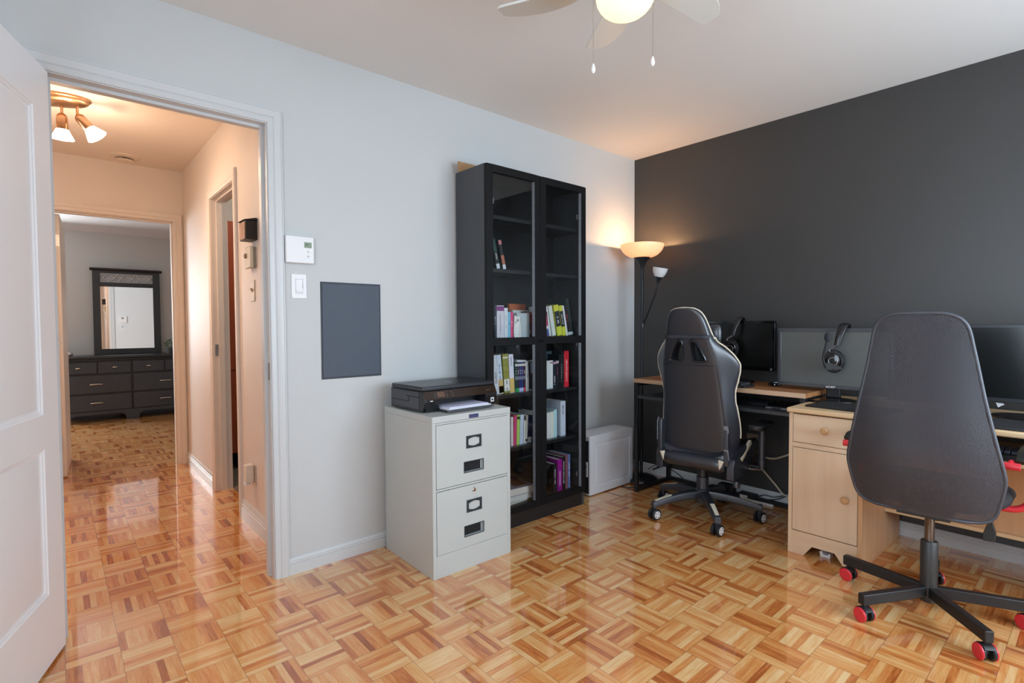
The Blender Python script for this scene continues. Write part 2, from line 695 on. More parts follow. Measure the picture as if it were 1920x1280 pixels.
b = MB().prism([(BY, 2.36), (BY - 0.012, 2.365), (BY - 0.06, 2.425), (BY - 0.07, H), (BY, H)], -5.05, -1.4, 'x')
struct(b.build('trim_bedroom_crown', mat('grey_crown_paint', (186, 186, 190), 0.6, var=0.01)))

# bathroom shell beyond the hall
struct(MB().box(HX + 0.1, -1.0, 0.11, HY, 0.0, 0.008).build('floor_bathroom', mat('bathroom_tile', (120, 112, 104), 0.35, var=0.2, scale=6)))
struct(MB().box(-1.1, -1.0, 0.11, HY, 0, H).build('wall_bathroom', white_wall))


def baseboard(name, p0, p1, nrm, m=trim_white, z=0.076):
    """moulded board from p0 to p1, thickness towards nrm"""
    k = z / 0.076
    prof = [(0, 0), (0.014, 0), (0.014, 0.044 * k), (0.010, 0.047 * k), (0.0125, 0.051 * k), (0.0125, 0.057 * k), (0.009, 0.060 * k), (0.0105, 0.064 * k), (0.007, 0.071 * k), (0.003, 0.076 * k), (0, 0.076 * k)]
    bb = MB()
    n = len(prof)
    v = []
    for p in (p0, p1):
        v += [(p[0] + nrm[0] * d, p[1] + nrm[1] * d, h) for d, h in prof]
    f = [tuple(range(n)), tuple(range(n, 2 * n))[::-1]] + [(i, (i + 1) % n, n + (i + 1) % n, n + i) for i in range(n)]
    bb.add(v, f)
    return struct(bb.build(name, m, ang=20))


CW = 0.066
baseboard('baseboard_north', (OX1 + CW, 0), (0, 0), (0, -1))
baseboard('baseboard_east', (0, 0), (0, -3.75), (-1, 0))
baseboard('baseboard_hall_right', (HX, 0.18), (HX, 0.93), (-1, 0), z=0.12)
baseboard('baseboard_hall_far', (HX, 1.69), (HX, HY), (-1, 0), z=0.10)
baseboard('baseboard_hall_end', (D2b + CW, HY), (HX, HY), (0, -1), z=0.10)


def casing_mesh(bb, a0, a1, h, pos, out, axis='x'):
    """mitred moulded casing round a doorway: opening a0..a1 along axis, head h, face plane pos, sticking out by sign out"""
    prof = [(0.004, 0), (0.004, 0.009), (0.010, 0.012), (0.024, 0.012), (0.028, 0.010), (0.032, 0.014), (0.048, 0.017), (0.058, 0.017), (0.062, 0.013), (CW, 0.013), (CW, 0)]
    path = [((a0, 0.0), (-1, 0)), ((a0, h), (-1, 1)), ((a1, h), (1, 1)), ((a1, 0.0), (1, 0))]
    n = len(prof)
    v = []
    for (a, z), (oa, oz) in path:
        for wv, d in prof:
            aa, zz, dd = a + oa * wv, z + oz * wv, pos + out * d
            v.append((aa, dd, zz) if axis == 'x' else (dd, aa, zz))
    f = []
    for i in range(3):
        f += [(i * n + k, i * n + (k + 1) % n, (i + 1) * n + (k + 1) % n, (i + 1) * n + k) for k in range(n)]
    f += [tuple(range(n))[::-1], tuple(range(3 * n, 4 * n))]
    bb.add(v, f)
    return bb


# door 1: the open white door of the office
d1 = struct(thing('door_1', 'open white moulded panel door leading to the hall', 'door', (0, 0, 0)))
casing_mesh(MB(), OX0, OX1, OH, 0, -1).build('casing', trim_white, d1, ang=20)
b = MB()
b.box(OX1, OX1 + JT, -0.002, 0.112, 0, OH + JT)
b.box(OX0 - JT, OX0, -0.002, 0.112, 0, OH + JT)
b.box(OX0, OX1, -0.002, 0.112, OH, OH + JT)
b.build('jamb', trim_white, d1)
b = MB()
b.box(OX1 - 0.012, OX1, 0.042, 0.078, 0, OH)
b.box(OX0, OX0 + 0.012, 0.042, 0.078, 0, OH)
b.box(OX0 + 0.012, OX1 - 0.012, 0.042, 0.078, OH - 0.012, OH)
b.build('door_stop', trim_white, d1)
casing_mesh(MB(), OX0, OX1, OH, 0.11, 1).build('casing', hall_wall, d1, ang=20)
b = MB().box(OX1 - 0.0015, OX1, 0.006, 0.030, 0.91, 0.99)
b.box(OX1 - 0.0025, OX1, 0.012, 0.022, 0.935, 0.965)
b.build('strike_plate', steel, d1)

# leaf: local x runs from the hinge edge to the free edge, y = thickness
LW, LH, LT = 0.715, 2.036, 0.035
leaf = MB()


def leaf_face(bb, y, sgn):
    """moulded face: flat stiles/rails and two sunk, raised-field panels"""
    xs0, xs1 = 0.122, LW - 0.122
    zz = [(0.238, 0.735), (0.850, 1.882)]
    x_r = [0, xs0, xs1, LW]
    # stiles and rails
    bb.add([(x, y, z) for x, z in ((0, 0), (xs0, 0), (xs0, LH), (0, LH))], [(0, 1, 2, 3)])
    bb.add([(x, y, z) for x, z in ((xs1, 0), (LW, 0), (LW, LH), (xs1, LH))], [(0, 1, 2, 3)])
    for z0, z1 in ((0, zz[0][0]), (zz[0][1], zz[1][0]), (zz[1][1], LH)):
        bb.add([(x, y, z) for x, z in ((xs0, z0), (xs1, z0), (xs1, z1), (xs0, z1))], [(0, 1, 2, 3)])
    for z0, z1 in zz:
        steps = [(0, 0), (0.004, 0.004), (0.009, 0.005), (0.013, 0.009), (0.020, 0.010), (0.026, 0.0085), (0.058, 0.003)]
        rings = []
        for ins, dep in steps:
            yy = y - sgn * dep
            rings.append([(xs0 + ins, yy, z0 + ins), (xs1 - ins, yy, z0 + ins), (xs1 - ins, yy, z1 - ins), (xs0 + ins, yy, z1 - ins)])
        bb.grid(rings, closed_u=True)
        bb.add(rings[-1], [(0, 1, 2, 3)])


leaf_face(leaf, LT, 1)
leaf_face(leaf, 0, -1)
leaf.add([(0, 0, 0), (0, LT, 0), (0, LT, LH), (0, 0, LH)], [(0, 1, 2, 3)])
leaf.add([(LW, 0, 0), (LW, LT, 0), (LW, LT, LH), (LW, 0, LH)], [(0, 1, 2, 3)])
leaf.add([(0, 0, 0), (LW, 0, 0), (LW, LT, 0), (0, LT, 0)], [(0, 1, 2, 3)])
leaf.add([(0, 0, LH), (LW, 0, LH), (LW, LT, LH), (0, LT, LH)], [(0, 1, 2, 3)])
lf = leaf.build('door_leaf', door_white, d1, ang=20)
th = R(270 - 18.5)
lf.location = (-3.4625 - LT * 0.94, -0.028 + LT * 0.30, 0.012)
lf.rotation_euler = (0, 0, th)
b = MB()
for z in (0.2, 1.0, 1.8):
    b.cyl((-0.004, -0.004, z), 0.005, 0.09, 10)
b.build('hinge', steel, lf)

# door 2: bedroom doorway at the end of the hall (leaf folded away inside the bedroom)
d2 = struct(thing('door_2', 'bedroom doorway at the end of the orange lit hall', 'door'))
casing_mesh(MB(), D2a, D2b, D2h, HY, -1).build('casing', hall_wall, d2, ang=20)
casing_mesh(MB(), D2a, D2b, D2h, HY + 0.115, 1).build('casing', trim_white, d2, ang=20)
b = MB()
b.box(D2b, D2b + 0.02, HY - 0.002, HY + 0.117, 0, D2h + 0.02)
b.box(D2a - 0.02, D2a, HY - 0.002, HY + 0.117, 0, D2h + 0.02)
b.box(D2a, D2b, HY - 0.002, HY + 0.117, D2h, D2h + 0.02)
b.build('jamb', hall_wall, d2)
b = MB().box(D2a, D2a + 0.012, HY + 0.03, HY + 0.07, 0, D2h)
b.box(D2b - 0.012, D2b, HY + 0.03, HY + 0.07, 0, D2h)
b.box(D2a + 0.012, D2b - 0.012, HY + 0.03, HY + 0.07, D2h - 0.012, D2h)
b.build('door_stop', hall_wall, d2)
lf2 = MB().box(0.0, 0.035, 0.0, 0.70, 0.0, 2.0).build('door_leaf', mat('hall_door_paint', (220, 214, 208), 0.4, var=0.01), d2, bevel=0.002)
lf2.location = (D2a + 0.004, HY + 0.118, 0.010)
lf2.rotation_euler = (0, 0, R(-3.2))
hm = mat('white_hinge', (224, 222, 218), 0.35, metal=0.3)
for z in (0.26, 1.02, 1.80):
    b = MB().box(0.004, 0.031, -0.0025, 0.0, z - 0.044, z + 0.044)
    b.cyl((-0.001, -0.004, z - 0.046), 0.0055, 0.092, 10)
    hg = b.build('hinge', hm, lf2)
    q = MB()
    for dz, dx in ((-0.03, 0.012), (0.0, 0.022), (0.03, 0.012)):
        q.cbox((dx, -0.0028, z + dz), (0.005, 0.001, 0.005))
    q.build('screw_hole', steel, hg)

# door 3: bathroom doorway in the right hall wall
d3 = struct(thing('door_3', 'narrow bathroom doorway in the right hall wall', 'door'))
casing_mesh(MB(), B0, B1, 2.03, HX, -1, axis='y').build('casing', hall_wall, d3, ang=20)
b = MB()
b.box(HX - 0.002, HX + 0.102, B0 - 0.02, B0, 0, 2.05)
b.box(HX - 0.002, HX + 0.102, B1, B1 + 0.02, 0, 2.05)
b.box(HX - 0.002, HX + 0.102, B0, B1, 2.03, 2.05)
b.build('jamb', hall_wall, d3)
b = MB().box(HX + 0.03, HX + 0.066, B1 - 0.012, B1, 0, 2.03)
b.box(HX + 0.03, HX + 0.066, B0, B0 + 0.012, 0, 2.03)
b.box(HX + 0.03, HX + 0.066, B0 + 0.012, B1 - 0.012, 2.018, 2.03)
b.build('door_stop', hall_wall, d3)
MB().box(HX + 0.008, HX + 0.028, B1 - 0.002, B1, 0.95, 1.03).build('strike_plate', steel, d3)
# ------------------------------------------------------------------ wall fittings in the office
def text_m(name, rgb):
    return mat(name, rgb, 0.5, var=0.01)


ink = text_m('dark_ink', (38, 38, 42))
ink_white = text_m('white_ink', (228, 228, 228))
ink_grey = text_m('grey_ink', (120, 122, 126))
ink_red = text_m('red_ink', (180, 40, 40))

# digital thermostat
t = thing('thermostat', 'white digital thermostat with green screen on the office wall', 'thermostat', (-2.602, 0, 1.508))
b = MB().box(-0.060, 0.060, -0.008, 0, -0.058, 0.058)
b.build('back_plate', white_plastic, t, bevel=0.002)
b = MB().box(-0.064, 0.064, -0.028, -0.008, -0.062, 0.062)
bd = b.build('cover', white_plastic, t, bevel=0.004)
lcd = MB().box(0.018, 0.052, -0.0288, -0.027, 0.010, 0.036)
s_ = lcd.build('screen', mat('lcd_green', (112, 130, 98), 0.3, var=0.02), t)
text('19', 0.016, ink, 'digits', s_, (0.028, -0.029, 0.024), (R(90), 0, 0))
for z in (-0.008, -0.029):
    MB().lathe([(0.0, -0.0296), (0.0045, -0.0294), (0.0058, -0.0275)], 16, (0.036, 0, z), 'y').build('button', mat('button_grey', (196, 198, 202), 0.4), t)

# light switch
t = thing('light_switch', 'white rocker light switch on the office wall under the thermostat', 'switch', (-2.602, 0, 1.341))
MB().prism(round_poly(0.070, 0.114, 0.004), -0.005, 0, 'y').build('plate', white_plastic, t, bevel=0.0022)
b = MB().box(-0.0172, 0.0172, -0.0062, -0.004, -0.034, 0.034)
b.build('surround', mat('switch_line', (196, 199, 204), 0.4), t)
b = MB().prism([(-0.0062, -0.031), (-0.0105, -0.020), (-0.0066, 0.0), (-0.0075, 0.031)], -0.0152, 0.0152, 'x')
MB.build(b, 'rocker', white_plastic, t)
for z in (-0.048, 0.048):
    MB().lathe([(0.0, -0.0062), (0.003, -0.0058), (0.0034, -0.0045)], 10, (0, 0, z), 'y').build('screw', steel, t)

# painted electrical panel door, set flush in the wall
t = thing('electrical_panel', 'dark grey painted metal panel cover set in the white wall', 'panel', (-2.346, 0, 1.133))
MB().box(-0.156, 0.156, -0.0022, 0.0, -0.235, 0.235).build('frame', mat('panel_edge', (28, 33, 42), 0.5, var=0.02), t)
MB().box(-0.149, 0.149, -0.0045, -0.001, -0.227, 0.227).build('cover', mat('panel_grey', (62, 71, 84), 0.42, var=0.05, scale=60, bump=0.5, bscale=500), t, bevel=0.001)

# ------------------------------------------------------------------ bookcase
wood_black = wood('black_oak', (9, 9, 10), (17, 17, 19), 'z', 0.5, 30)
wood_black_side_lit = wood('black_oak_side_lit', (56, 58, 62), (64, 66, 70), 'z', 0.36, 40)  # lighter copy of the black oak, daylight put into its tone
wood_black_x = wood('black_oak_shelf', (22, 23, 25), (31, 32, 34), 'x', 0.35, 30)
wood_black.node_tree.nodes['Principled BSDF'].inputs['Specular IOR Level'].default_value = 0.2
edge_grey = mat('lit_bevel', (92, 96, 102), 0.3, var=0.2, scale=60)  # light glancing off the bevel is put into this grey
pane_glass = glass('door_glass', (0.93, 0.94, 0.94), 0.0)
BX, BW, BH = -1.7187, 0.80, 2.02
BF, BB = -0.275, -0.015
bc = thing('bookcase', 'tall black bookcase with two glazed doors against white wall', 'bookcase', (BX, 0, 0))
MB().box(0, 0.018, BF, BB, 0, BH).build('side_panel', wood_black_side_lit, bc, bevel=0.0008)
MB().box(BW - 0.018, BW, BF, BB, 0, BH).build('side_panel', wood_black_side_lit, bc, bevel=0.0008)
MB().box(0.018, BW - 0.018, BF, BB, BH - 0.018, BH).build('top_panel', wood_black, bc)
MB().box(0.018, BW - 0.018, BB - 0.006, BB, 0.09, BH - 0.018).build('back_panel', wood_black, bc)
MB().box(0.018, BW - 0.018, BF + 0.004, BF + 0.02, 0, 0.088).build('plinth', wood_black_x, bc)
SH = [1.756, 1.466, 1.085, 0.765, 0.458, 0.115]
for z in SH:
    MB().box(0.0185, BW - 0.0185, BF + 0.008, BB - 0.007, z - 0.02, z).build('shelf', wood_black_x, bc)


def book_door(x0, x1, name):
    y0, y1 = BF - 0.0195, BF - 0.001
    zb, zt = 0.088, BH - 0.002
    sw, rw = 0.045, 0.040
    fr = MB()
    fr.box(x0, x0 + sw, y0, y1, zb, zt)
    fr.box(x1 - sw, x1, y0, y1, zb, zt)
    fr.box(x0 + sw, x1 - sw, y0, y1, zt - rw, zt)
    fr.box(x0 + sw, x1 - sw, y0, y1, zb, zb + 0.038)
    fr.box(x0 + sw, x1 - sw, y0, y1, 1.043, 1.086)
    dr = fr.build(name, wood_black, bc, bevel=0.0015)
    # sloping inner edge of the stiles, reflected light painted as paler grey
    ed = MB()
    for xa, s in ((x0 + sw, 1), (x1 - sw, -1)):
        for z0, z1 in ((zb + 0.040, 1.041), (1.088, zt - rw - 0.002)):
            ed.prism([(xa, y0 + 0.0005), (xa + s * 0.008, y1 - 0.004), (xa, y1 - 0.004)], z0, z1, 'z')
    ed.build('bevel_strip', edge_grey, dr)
    MB().box(x0 + sw - 0.002, x1 - sw + 0.002, y1 - 0.008, y1 - 0.005, zb + 0.036, 1.045).build('pane', pane_glass, dr)
    MB().box(x0 + sw - 0.002, x1 - sw + 0.002, y1 - 0.008, y1 - 0.005, 1.084, zt - rw + 0.002).build('pane', pane_glass, dr)
    xk = x1 - 0.012 if x0 < 0.1 else x0 + 0.012
    MB().lathe([(0.0, y0 - 0.017), (0.005, y0 - 0.0165), (0.0075, y0 - 0.012), (0.0055, y0 - 0.005), (0.004, y0)], 14, (xk, 0, 1.064), 'y').build('knob', mat('dark_knob', (52, 53, 56), 0.2, metal=0.8), dr)
    for z in (0.21, 1.83):
        xh = x0 + sw + 0.004 if x0 < 0.1 else x1 - sw - 0.022
        MB().cbox((xh + 0.009, y1 + 0.004, z), (0.018, 0.006, 0.030)).build('hinge', steel, dr)
    return dr


book_door(0.0, 0.399, 'door')
book_door(0.401, BW, 'door')
for z in (1.62, 1.36, 1.90):
    for x in (0.19, 0.60):
        MB().cbox((x, BB - 0.0075, z), (0.006, 0.003, 0.004)).build('shelf_pin', steel, bc)

t = thing('cardboard_sheet', 'brown board standing on top of the black bookcase', 'board', (BX + 0.105, -0.06, BH))
MB().box(-0.12, 0.20, -0.004, 0.004, 0, 0.055).build('board', mat('brown_board', (168, 132, 92), 0.6, var=0.1, scale=40), t)

# ------------------------------------------------------------------ books
pages_m = mat('book_pages', (214, 212, 204), 0.8, var=0.06, scale=3, stretch=(300, 1, 1))
covers = {}


def cover(rgb):
    k = 'cover_%d_%d_%d' % rgb
    return mat(k, rgb, 0.42, var=0.05, scale=30)


SPY = -0.232
READABLE = ('MUSSO', "L'UNITE ALPHABET", "L'UNIT\u00c9 ALPHABET", 'ADLER-OLSEN')
rs = random.Random(11)


def unreadable(n, size, m, parent, x, zc):
    """small strokes standing in for lettering too small to read in the photo"""
    b = MB()
    st = size * 0.62
    z = zc - n * st / 2
    for i in range(n):
        if i and rs.random() < 0.14:
            z += st
            continue
        k = rs.choice((0, 1, 2))
        w2 = size * 0.36
        b.box(x - w2, x + w2, -0.0010, -0.0004, z, z + st * 0.26)
        if k:
            b.box(x - w2, x + w2, -0.0010, -0.0004, z + st * 0.48, z + st * 0.72)
        xx = x + (w2 if k == 1 else -w2) * 0.75
        b.box(xx - size * 0.06, xx + size * 0.06, -0.0009, -0.0004, z + st * 0.1, z + st * 0.66)
        z += st
    b.build('spine_title', m, parent, smooth=False)




def book(label, x, z, wd, h, col, d=0.15, lean=0.0, y=SPY, parts=(), group='books on the bookcase shelves', title=None, tcol=None, ts=0.009, face=None, flat=None, side=None, rz=0.0, tz=0.55, name='book'):
    """x = bottom-left of the spine (bookcase-local), lean = sideways tilt in degrees (positive leans to the left)"""
    x -= 0.018
    o = thing(name, label, 'book', (BX + x, y, z), group=group)
    o.rotation_euler = (0, -R(lean), rz)
    if lean > 0:      # pivot on the lower right corner: keep the box above the shelf
        o.location.z = z + 0.0005
    c = cover(col)
    b = MB()
    b.box(0, 0.0022, 0.004, d, 0, h)
    b.box(wd - 0.0022, wd, 0.004, d, 0, h)
    b.cur = 1
    b.box(0, wd, 0, 0.0038, 0, h)
    b.build('cover', [cover(side) if side else c, c], o)
    MB().box(0.0022, wd - 0.0022, 0.003, d - 0.004, 0.002, h - 0.003).build('pages', pages_m, o)
    for i, (z0, z1, pc) in enumerate(parts):
        MB().box(0.0003, wd - 0.0003, -0.0006, 0.0004, z0 * h, z1 * h).build('spine_label', cover(pc), o)
    if title in READABLE:
        text(title, ts, tcol or ink, 'spine_title', o, (wd / 2, -0.0011, h * tz), (R(90), R(-90), 0))
    elif title:
        unreadable(len(title), ts, tcol or ink, o, wd / 2, h * tz)
    return o


GL = lambda v: v - BX     # world x -> bookcase x
W_ = (222, 224, 230)
# upper shelf, four dark paperbacks leaning together
for i, (xx, hh, ln, wd, pt, nm) in enumerate((
        (0.050, 0.125, 4, 0.020, (), 'black paperback with white base label, leftmost of the leaning four'),
        (0.092, 0.158, 11, 0.022, ((0.62, 0.9, (36, 74, 60)),), 'black paperback leaning second from the left on upper shelf'),
        (0.140, 0.176, 13, 0.024, ((0.55, 0.93, (28, 66, 56)),), 'tallest leaning black paperback with dark green spine panel'),
        (0.186, 0.168, 13, 0.022, ((0.18, 0.48, (178, 108, 84)), (0.84, 0.98, (188, 120, 124))), 'black paperback with pink and orange spine, leaning outermost'))):
    book(nm, xx, SH[1], wd, hh, (26, 30, 30), d=0.12, lean=ln, parts=tuple(pt) + ((0.015, 0.17, (214, 218, 224)),), group='paperbacks leaning on the upper shelf', title='VAMPIRE' if i in (1, 2) else None, tcol=ink_white, ts=0.010, tz=0.42)
Z3 = SH[2]
g3 = 'books on the middle shelf, left door'
book('slim dark navy book beside the left upright of middle shelf', GL(-1.600), Z3, 0.016, 0.180, (28, 40, 54), group=g3, title='HISTOIRES', tcol=ink_white, ts=0.008)
book('thick white hardback with purple tab on the spine', GL(-1.582), Z3, 0.052, 0.181, (216, 216, 226), group=g3, parts=((0.83, 0.975, (132, 52, 128)),), title='La vie en classe', tcol=ink_grey, ts=0.011, tz=0.42)
book('white paperback standing beside the pale blue book', GL(-1.527), Z3, 0.026, 0.168, (218, 224, 232), group=g3, title='Le petit livre', tcol=ink_grey, ts=0.009)
book('pale sky blue book beside the pink one', GL(-1.500), Z3, 0.019, 0.145, (118, 192, 218), group=g3, title='AMIS', tcol=ink, ts=0.008)
book('bright pink slim book beside the white owl', GL(-1.480), Z3, 0.019, 0.145, (218, 58, 118), group=g3, title='JOURNAL', tcol=ink_white, ts=0.008)
book('pale grey book standing face out behind the white owl', GL(-1.436), Z3, 0.10, 0.140, (178, 190, 194), d=0.022, group=g3, y=SPY - 0.004)
book('dark brown book with orange top leaning behind grey book', GL(-1.338), Z3, 0.024, 0.150, (48, 32, 28), lean=7, group=g3, parts=((0.55, 0.98, (150, 76, 40)),), title='ZOE', tcol=ink_white, ts=0.012, tz=0.2)
book('wide cream book with brown head band at the back of middle shelf', GL(-1.42), Z3, 0.125, 0.158, (204, 206, 202), d=0.02, y=SPY + 0.05, group=g3)
book('upright orange brown book behind the cream one', GL(-1.425), Z3, 0.130, 0.196, (176, 92, 46), d=0.02, y=SPY + 0.075, group=g3)

g3r = 'books on the middle shelf, right door'
book('pink and blue comic at the left of the yellow guides', GL(-1.186), Z3, 0.016, 0.150, (198, 70, 100), group=g3r, lean=6, parts=((0.02, 0.30, (70, 110, 170)), (0.30, 0.42, (222, 222, 226))))
book('white paperback leaning left of the yellow guides', GL(-1.165), Z3, 0.016, 0.184, (226, 228, 230), lean=11, group=g3r)
book('cream paperback leaning against the thick yellow guide', GL(-1.140), Z3, 0.032, 0.186, (214, 222, 214), lean=11.5, group=g3r)
yel = (208, 210, 66)
book('thick yellow and black guide book, left of two', GL(-1.093), Z3, 0.042, 0.192, yel, lean=11.5, group=g3r, parts=((0.30, 0.80, (34, 38, 42)),), title='GUIDE', tcol=ink_white, ts=0.018)
book('thin yellow and black guide book, right of two', GL(-1.046), Z3, 0.030, 0.190, yel, lean=11.5, group=g3r, parts=((0.30, 0.82, (30, 34, 38)),), title='FRANCAIS', tcol=ink_white, ts=0.013)
book('white spined book at the right of the yellow guides', GL(-1.013), Z3, 0.014, 0.192, (226, 226, 234), lean=12, group=g3r)
book('black book with red lettering leaning right of white spine', GL(-0.996), Z3, 0.026, 0.188, (30, 24, 28), lean=12, group=g3r, parts=((0.02, 0.12, (196, 210, 212)),), title='LE SANG', tcol=ink_red, ts=0.012, tz=0.6)
book('tall dark green hardback leaning at the end of the row', GL(-0.968), Z3, 0.028, 0.236, (40, 54, 50), lean=11, d=0.18, group=g3r, y=SPY + 0.01, parts=((0.02, 0.1, (200, 214, 208)),))
book('low dark grey box file at the right end of middle shelf', GL(-0.962), Z3, 0.040, 0.085, (44, 52, 60), group=g3r, y=SPY + 0.10, d=0.03)

# flat white owl bookend
ow = thing('owl_bookend', 'white cut-out owl bookend between pink and grey books', 'bookend', (BX + GL(-1.478), SPY - 0.012, Z3))
pts = [(0.0, 0.0), (0.046, 0.0), (0.050, 0.022), (0.049, 0.060), (0.043, 0.085), (0.040, 0.100), (0.043, 0.128), (0.030, 0.118), (0.016, 0.119), (0.004, 0.126), (0.0, 0.10)]
sp = smooth_path([(x, z, 0) for x, z in pts], 4, True)
MB().prism([(p[0], p[1]) for p in sp], 0.0, 0.008, 'y').build('body', mat('owl_white', (230, 232, 228), 0.5, var=0.01), ow, bevel=0.001)
b = MB()
b.lathe([(0.0095, -0.0008), (0.0095, 0.001)], 20, (0.023, 0, 0.098), 'y')
b.build('eye', ink, ow)
e2 = MB().lathe([(0.007, -0.0012), (0.007, 0.0)], 18, (0.0225, 0, 0.0985), 'y').build('eye_white', mat('owl_white2', (226, 230, 226), 0.5), ow)
MB().lathe([(0.0038, -0.0016), (0.0038, 0.0)], 14, (0.022, 0, 0.098), 'y').build('pupil', ink, ow)
MB().prism([(0.004, 0.088), (0.011, 0.088), (0.008, 0.076)], -0.001, 0.001, 'y').build('beak', ink, ow)
b = MB().tube([(0.036, -0.0004, 0.074), (0.041, -0.0004, 0.06), (0.041, -0.0004, 0.03), (0.035, -0.0004, 0.008)], 0.0007, 6)
for i in range(9):
    b.cbox((0.008 + 0.009 * (i % 3) + 0.003 * (i // 3 % 2), -0.0003, 0.02 + 0.016 * (i // 3)), (0.003, 0.0012, 0.0012))
b.build('feather_line', ink, ow)

# fourth level
Z4 = SH[3]
g4 = 'books on the fourth shelf, left door'
book('white novel with black name at the left end of fourth shelf', GL(-1.597), Z4, 0.030, 0.222, (214, 222, 232), lean=5, group=g4, title='MUSSO', tcol=ink, ts=0.020, tz=0.42)
book('white and sand novel with blue lettering, left of the olive book', GL(-1.565), Z4, 0.032, 0.222, (206, 220, 234), lean=6, group=g4, parts=((0.01, 0.37, (204, 178, 118)), (0.03, 0.2, (226, 226, 230))), title='LE PORTRAIT', tcol=text_m('blue_ink', (66, 86, 140)), ts=0.013, tz=0.58)
book('thick olive green novel with a white label', GL(-1.527), Z4, 0.040, 0.226, (140, 140, 62), lean=4, group=g4, parts=((0.06, 0.36, (226, 226, 222)), (0.885, 0.93, (214, 212, 184))), title='UN APPEL', tcol=ink, ts=0.014, tz=0.2)
book('white and sand novel standing right of the olive book', GL(-1.485), Z4, 0.034, 0.222, (218, 220, 234), lean=3, group=g4, parts=((0.01, 0.38, (214, 184, 110)),), title='MUSSO', tcol=ink_grey, ts=0.016, tz=0.82)
cols4 = [((20, 62, 58), (30, 140, 80)), ((44, 30, 48), (60, 160, 100)), ((36, 46, 110), (190, 184, 226)), ((40, 48, 104), (170, 200, 230)), ((60, 30, 44), (206, 60, 64))]
nm4 = ['dark teal slim volume beside the sand coloured novel', 'dark plum slim volume with green foot in the small series', 'navy blue slim volume with lilac foot in the small series', 'navy blue slim volume with pale blue foot in the small series', 'dark maroon slim volume with red foot in the small series']
for i in range(5):
    book(nm4[i], GL(-1.448) + 0.0165 * i, Z4, 0.0155, 0.174, cols4[i][0], group=g4, parts=((0.01, 0.14, cols4[i][1]), (0.87, 0.95, (206, 204, 196)), (0.42, 0.53, (120, 126, 140))), title='SERIE', tcol=ink_white, ts=0.008, tz=0.68)
fb = thing('book', 'white booklet lying flat across the small dark series', 'book', (BX + GL(-1.442), SPY + 0.01, Z4 + 0.1755), group=g4)
fb.rotation_euler = (0, R(3), 0)
MB().box(0, 0.075, 0, 0.11, 0, 0.012).build('cover', cover((208, 212, 214)), fb, bevel=0.001)
book('white paperback right of the small dark series', GL(-1.362), Z4, 0.024, 0.176, (218, 222, 226), lean=1, group=g4, title='La chambre', tcol=ink_grey, ts=0.008)
book('black paperback right of the plain white one', GL(-1.336), Z4, 0.020, 0.172, (20, 30, 38), lean=3, group=g4, parts=((0.01, 0.05, (206, 206, 206)),))
book('pale blue and black paperback in the fourth row', GL(-1.316), Z4, 0.020, 0.170, (30, 40, 48), lean=4, group=g4, parts=((0.6, 0.99, (150, 172, 188)),))
book('beige paperback leaning third from the centre upright', GL(-1.296), Z4, 0.020, 0.172, (178, 176, 160), lean=3, group=g4)
book('cream paperback with red seal beside the centre upright', GL(-1.276), Z4, 0.026, 0.172, (206, 202, 188), lean=0, group=g4, parts=((0.83, 0.93, (96, 40, 38)),))
g4r = 'books on the fourth shelf, right door'
book('white paperback at the left edge of the right fourth shelf', GL(-1.190), Z4, 0.026, 0.170, (214, 222, 224), group=g4r)
book('white paperback with tiny red stamp on right fourth shelf', GL(-1.163), Z4, 0.026, 0.172, (220, 226, 228), group=g4r, parts=((0.9, 0.94, (150, 70, 76)),))
book('navy paperback with white lettering left of the thriller', GL(-1.134), Z4, 0.024, 0.172, (30, 34, 46), group=g4r, title='D. BROWN', tcol=ink_white, ts=0.011, tz=0.28, parts=((0.86, 0.94, (180, 160, 172)),))
book('black paperback with pink title stripe', GL(-1.109), Z4, 0.024, 0.174, (26, 24, 34), group=g4r, title='NOCTURNE', tcol=text_m('pink_ink', (150, 70, 110)), ts=0.010, tz=0.6, parts=((0.87, 0.96, (196, 170, 180)),))
book('thick black hardback with grey lettering beside the red book', GL(-1.083), Z4, 0.046, 0.205, (18, 20, 22), group=g4r, title='NUIT BLANCHE', tcol=ink_grey, ts=0.015, tz=0.45)
book('tall red hardback with white lettering', GL(-1.034), Z4, 0.040, 0.226, (212, 38, 54), group=g4r, d=0.17, side=(36, 40, 44), title="L'UNIT\u00c9 ALPHABET", tcol=ink_white, ts=0.0165, tz=0.46)
text('ADLER-OLSEN', 0.0085, text_m('dark_red_ink', (110, 14, 26)), 'author_name', [o for o in COL.objects if o.get('label', '').startswith('tall red hardback')][0], (0.02, -0.0011, 0.226 * 0.88), (R(90), R(-90), 0))
book('dark grey book with a yellow tag standing behind the navy ones', GL(-1.16), Z4, 0.115, 0.222, (62, 76, 84), d=0.02, y=SPY + 0.10, group=g4r)

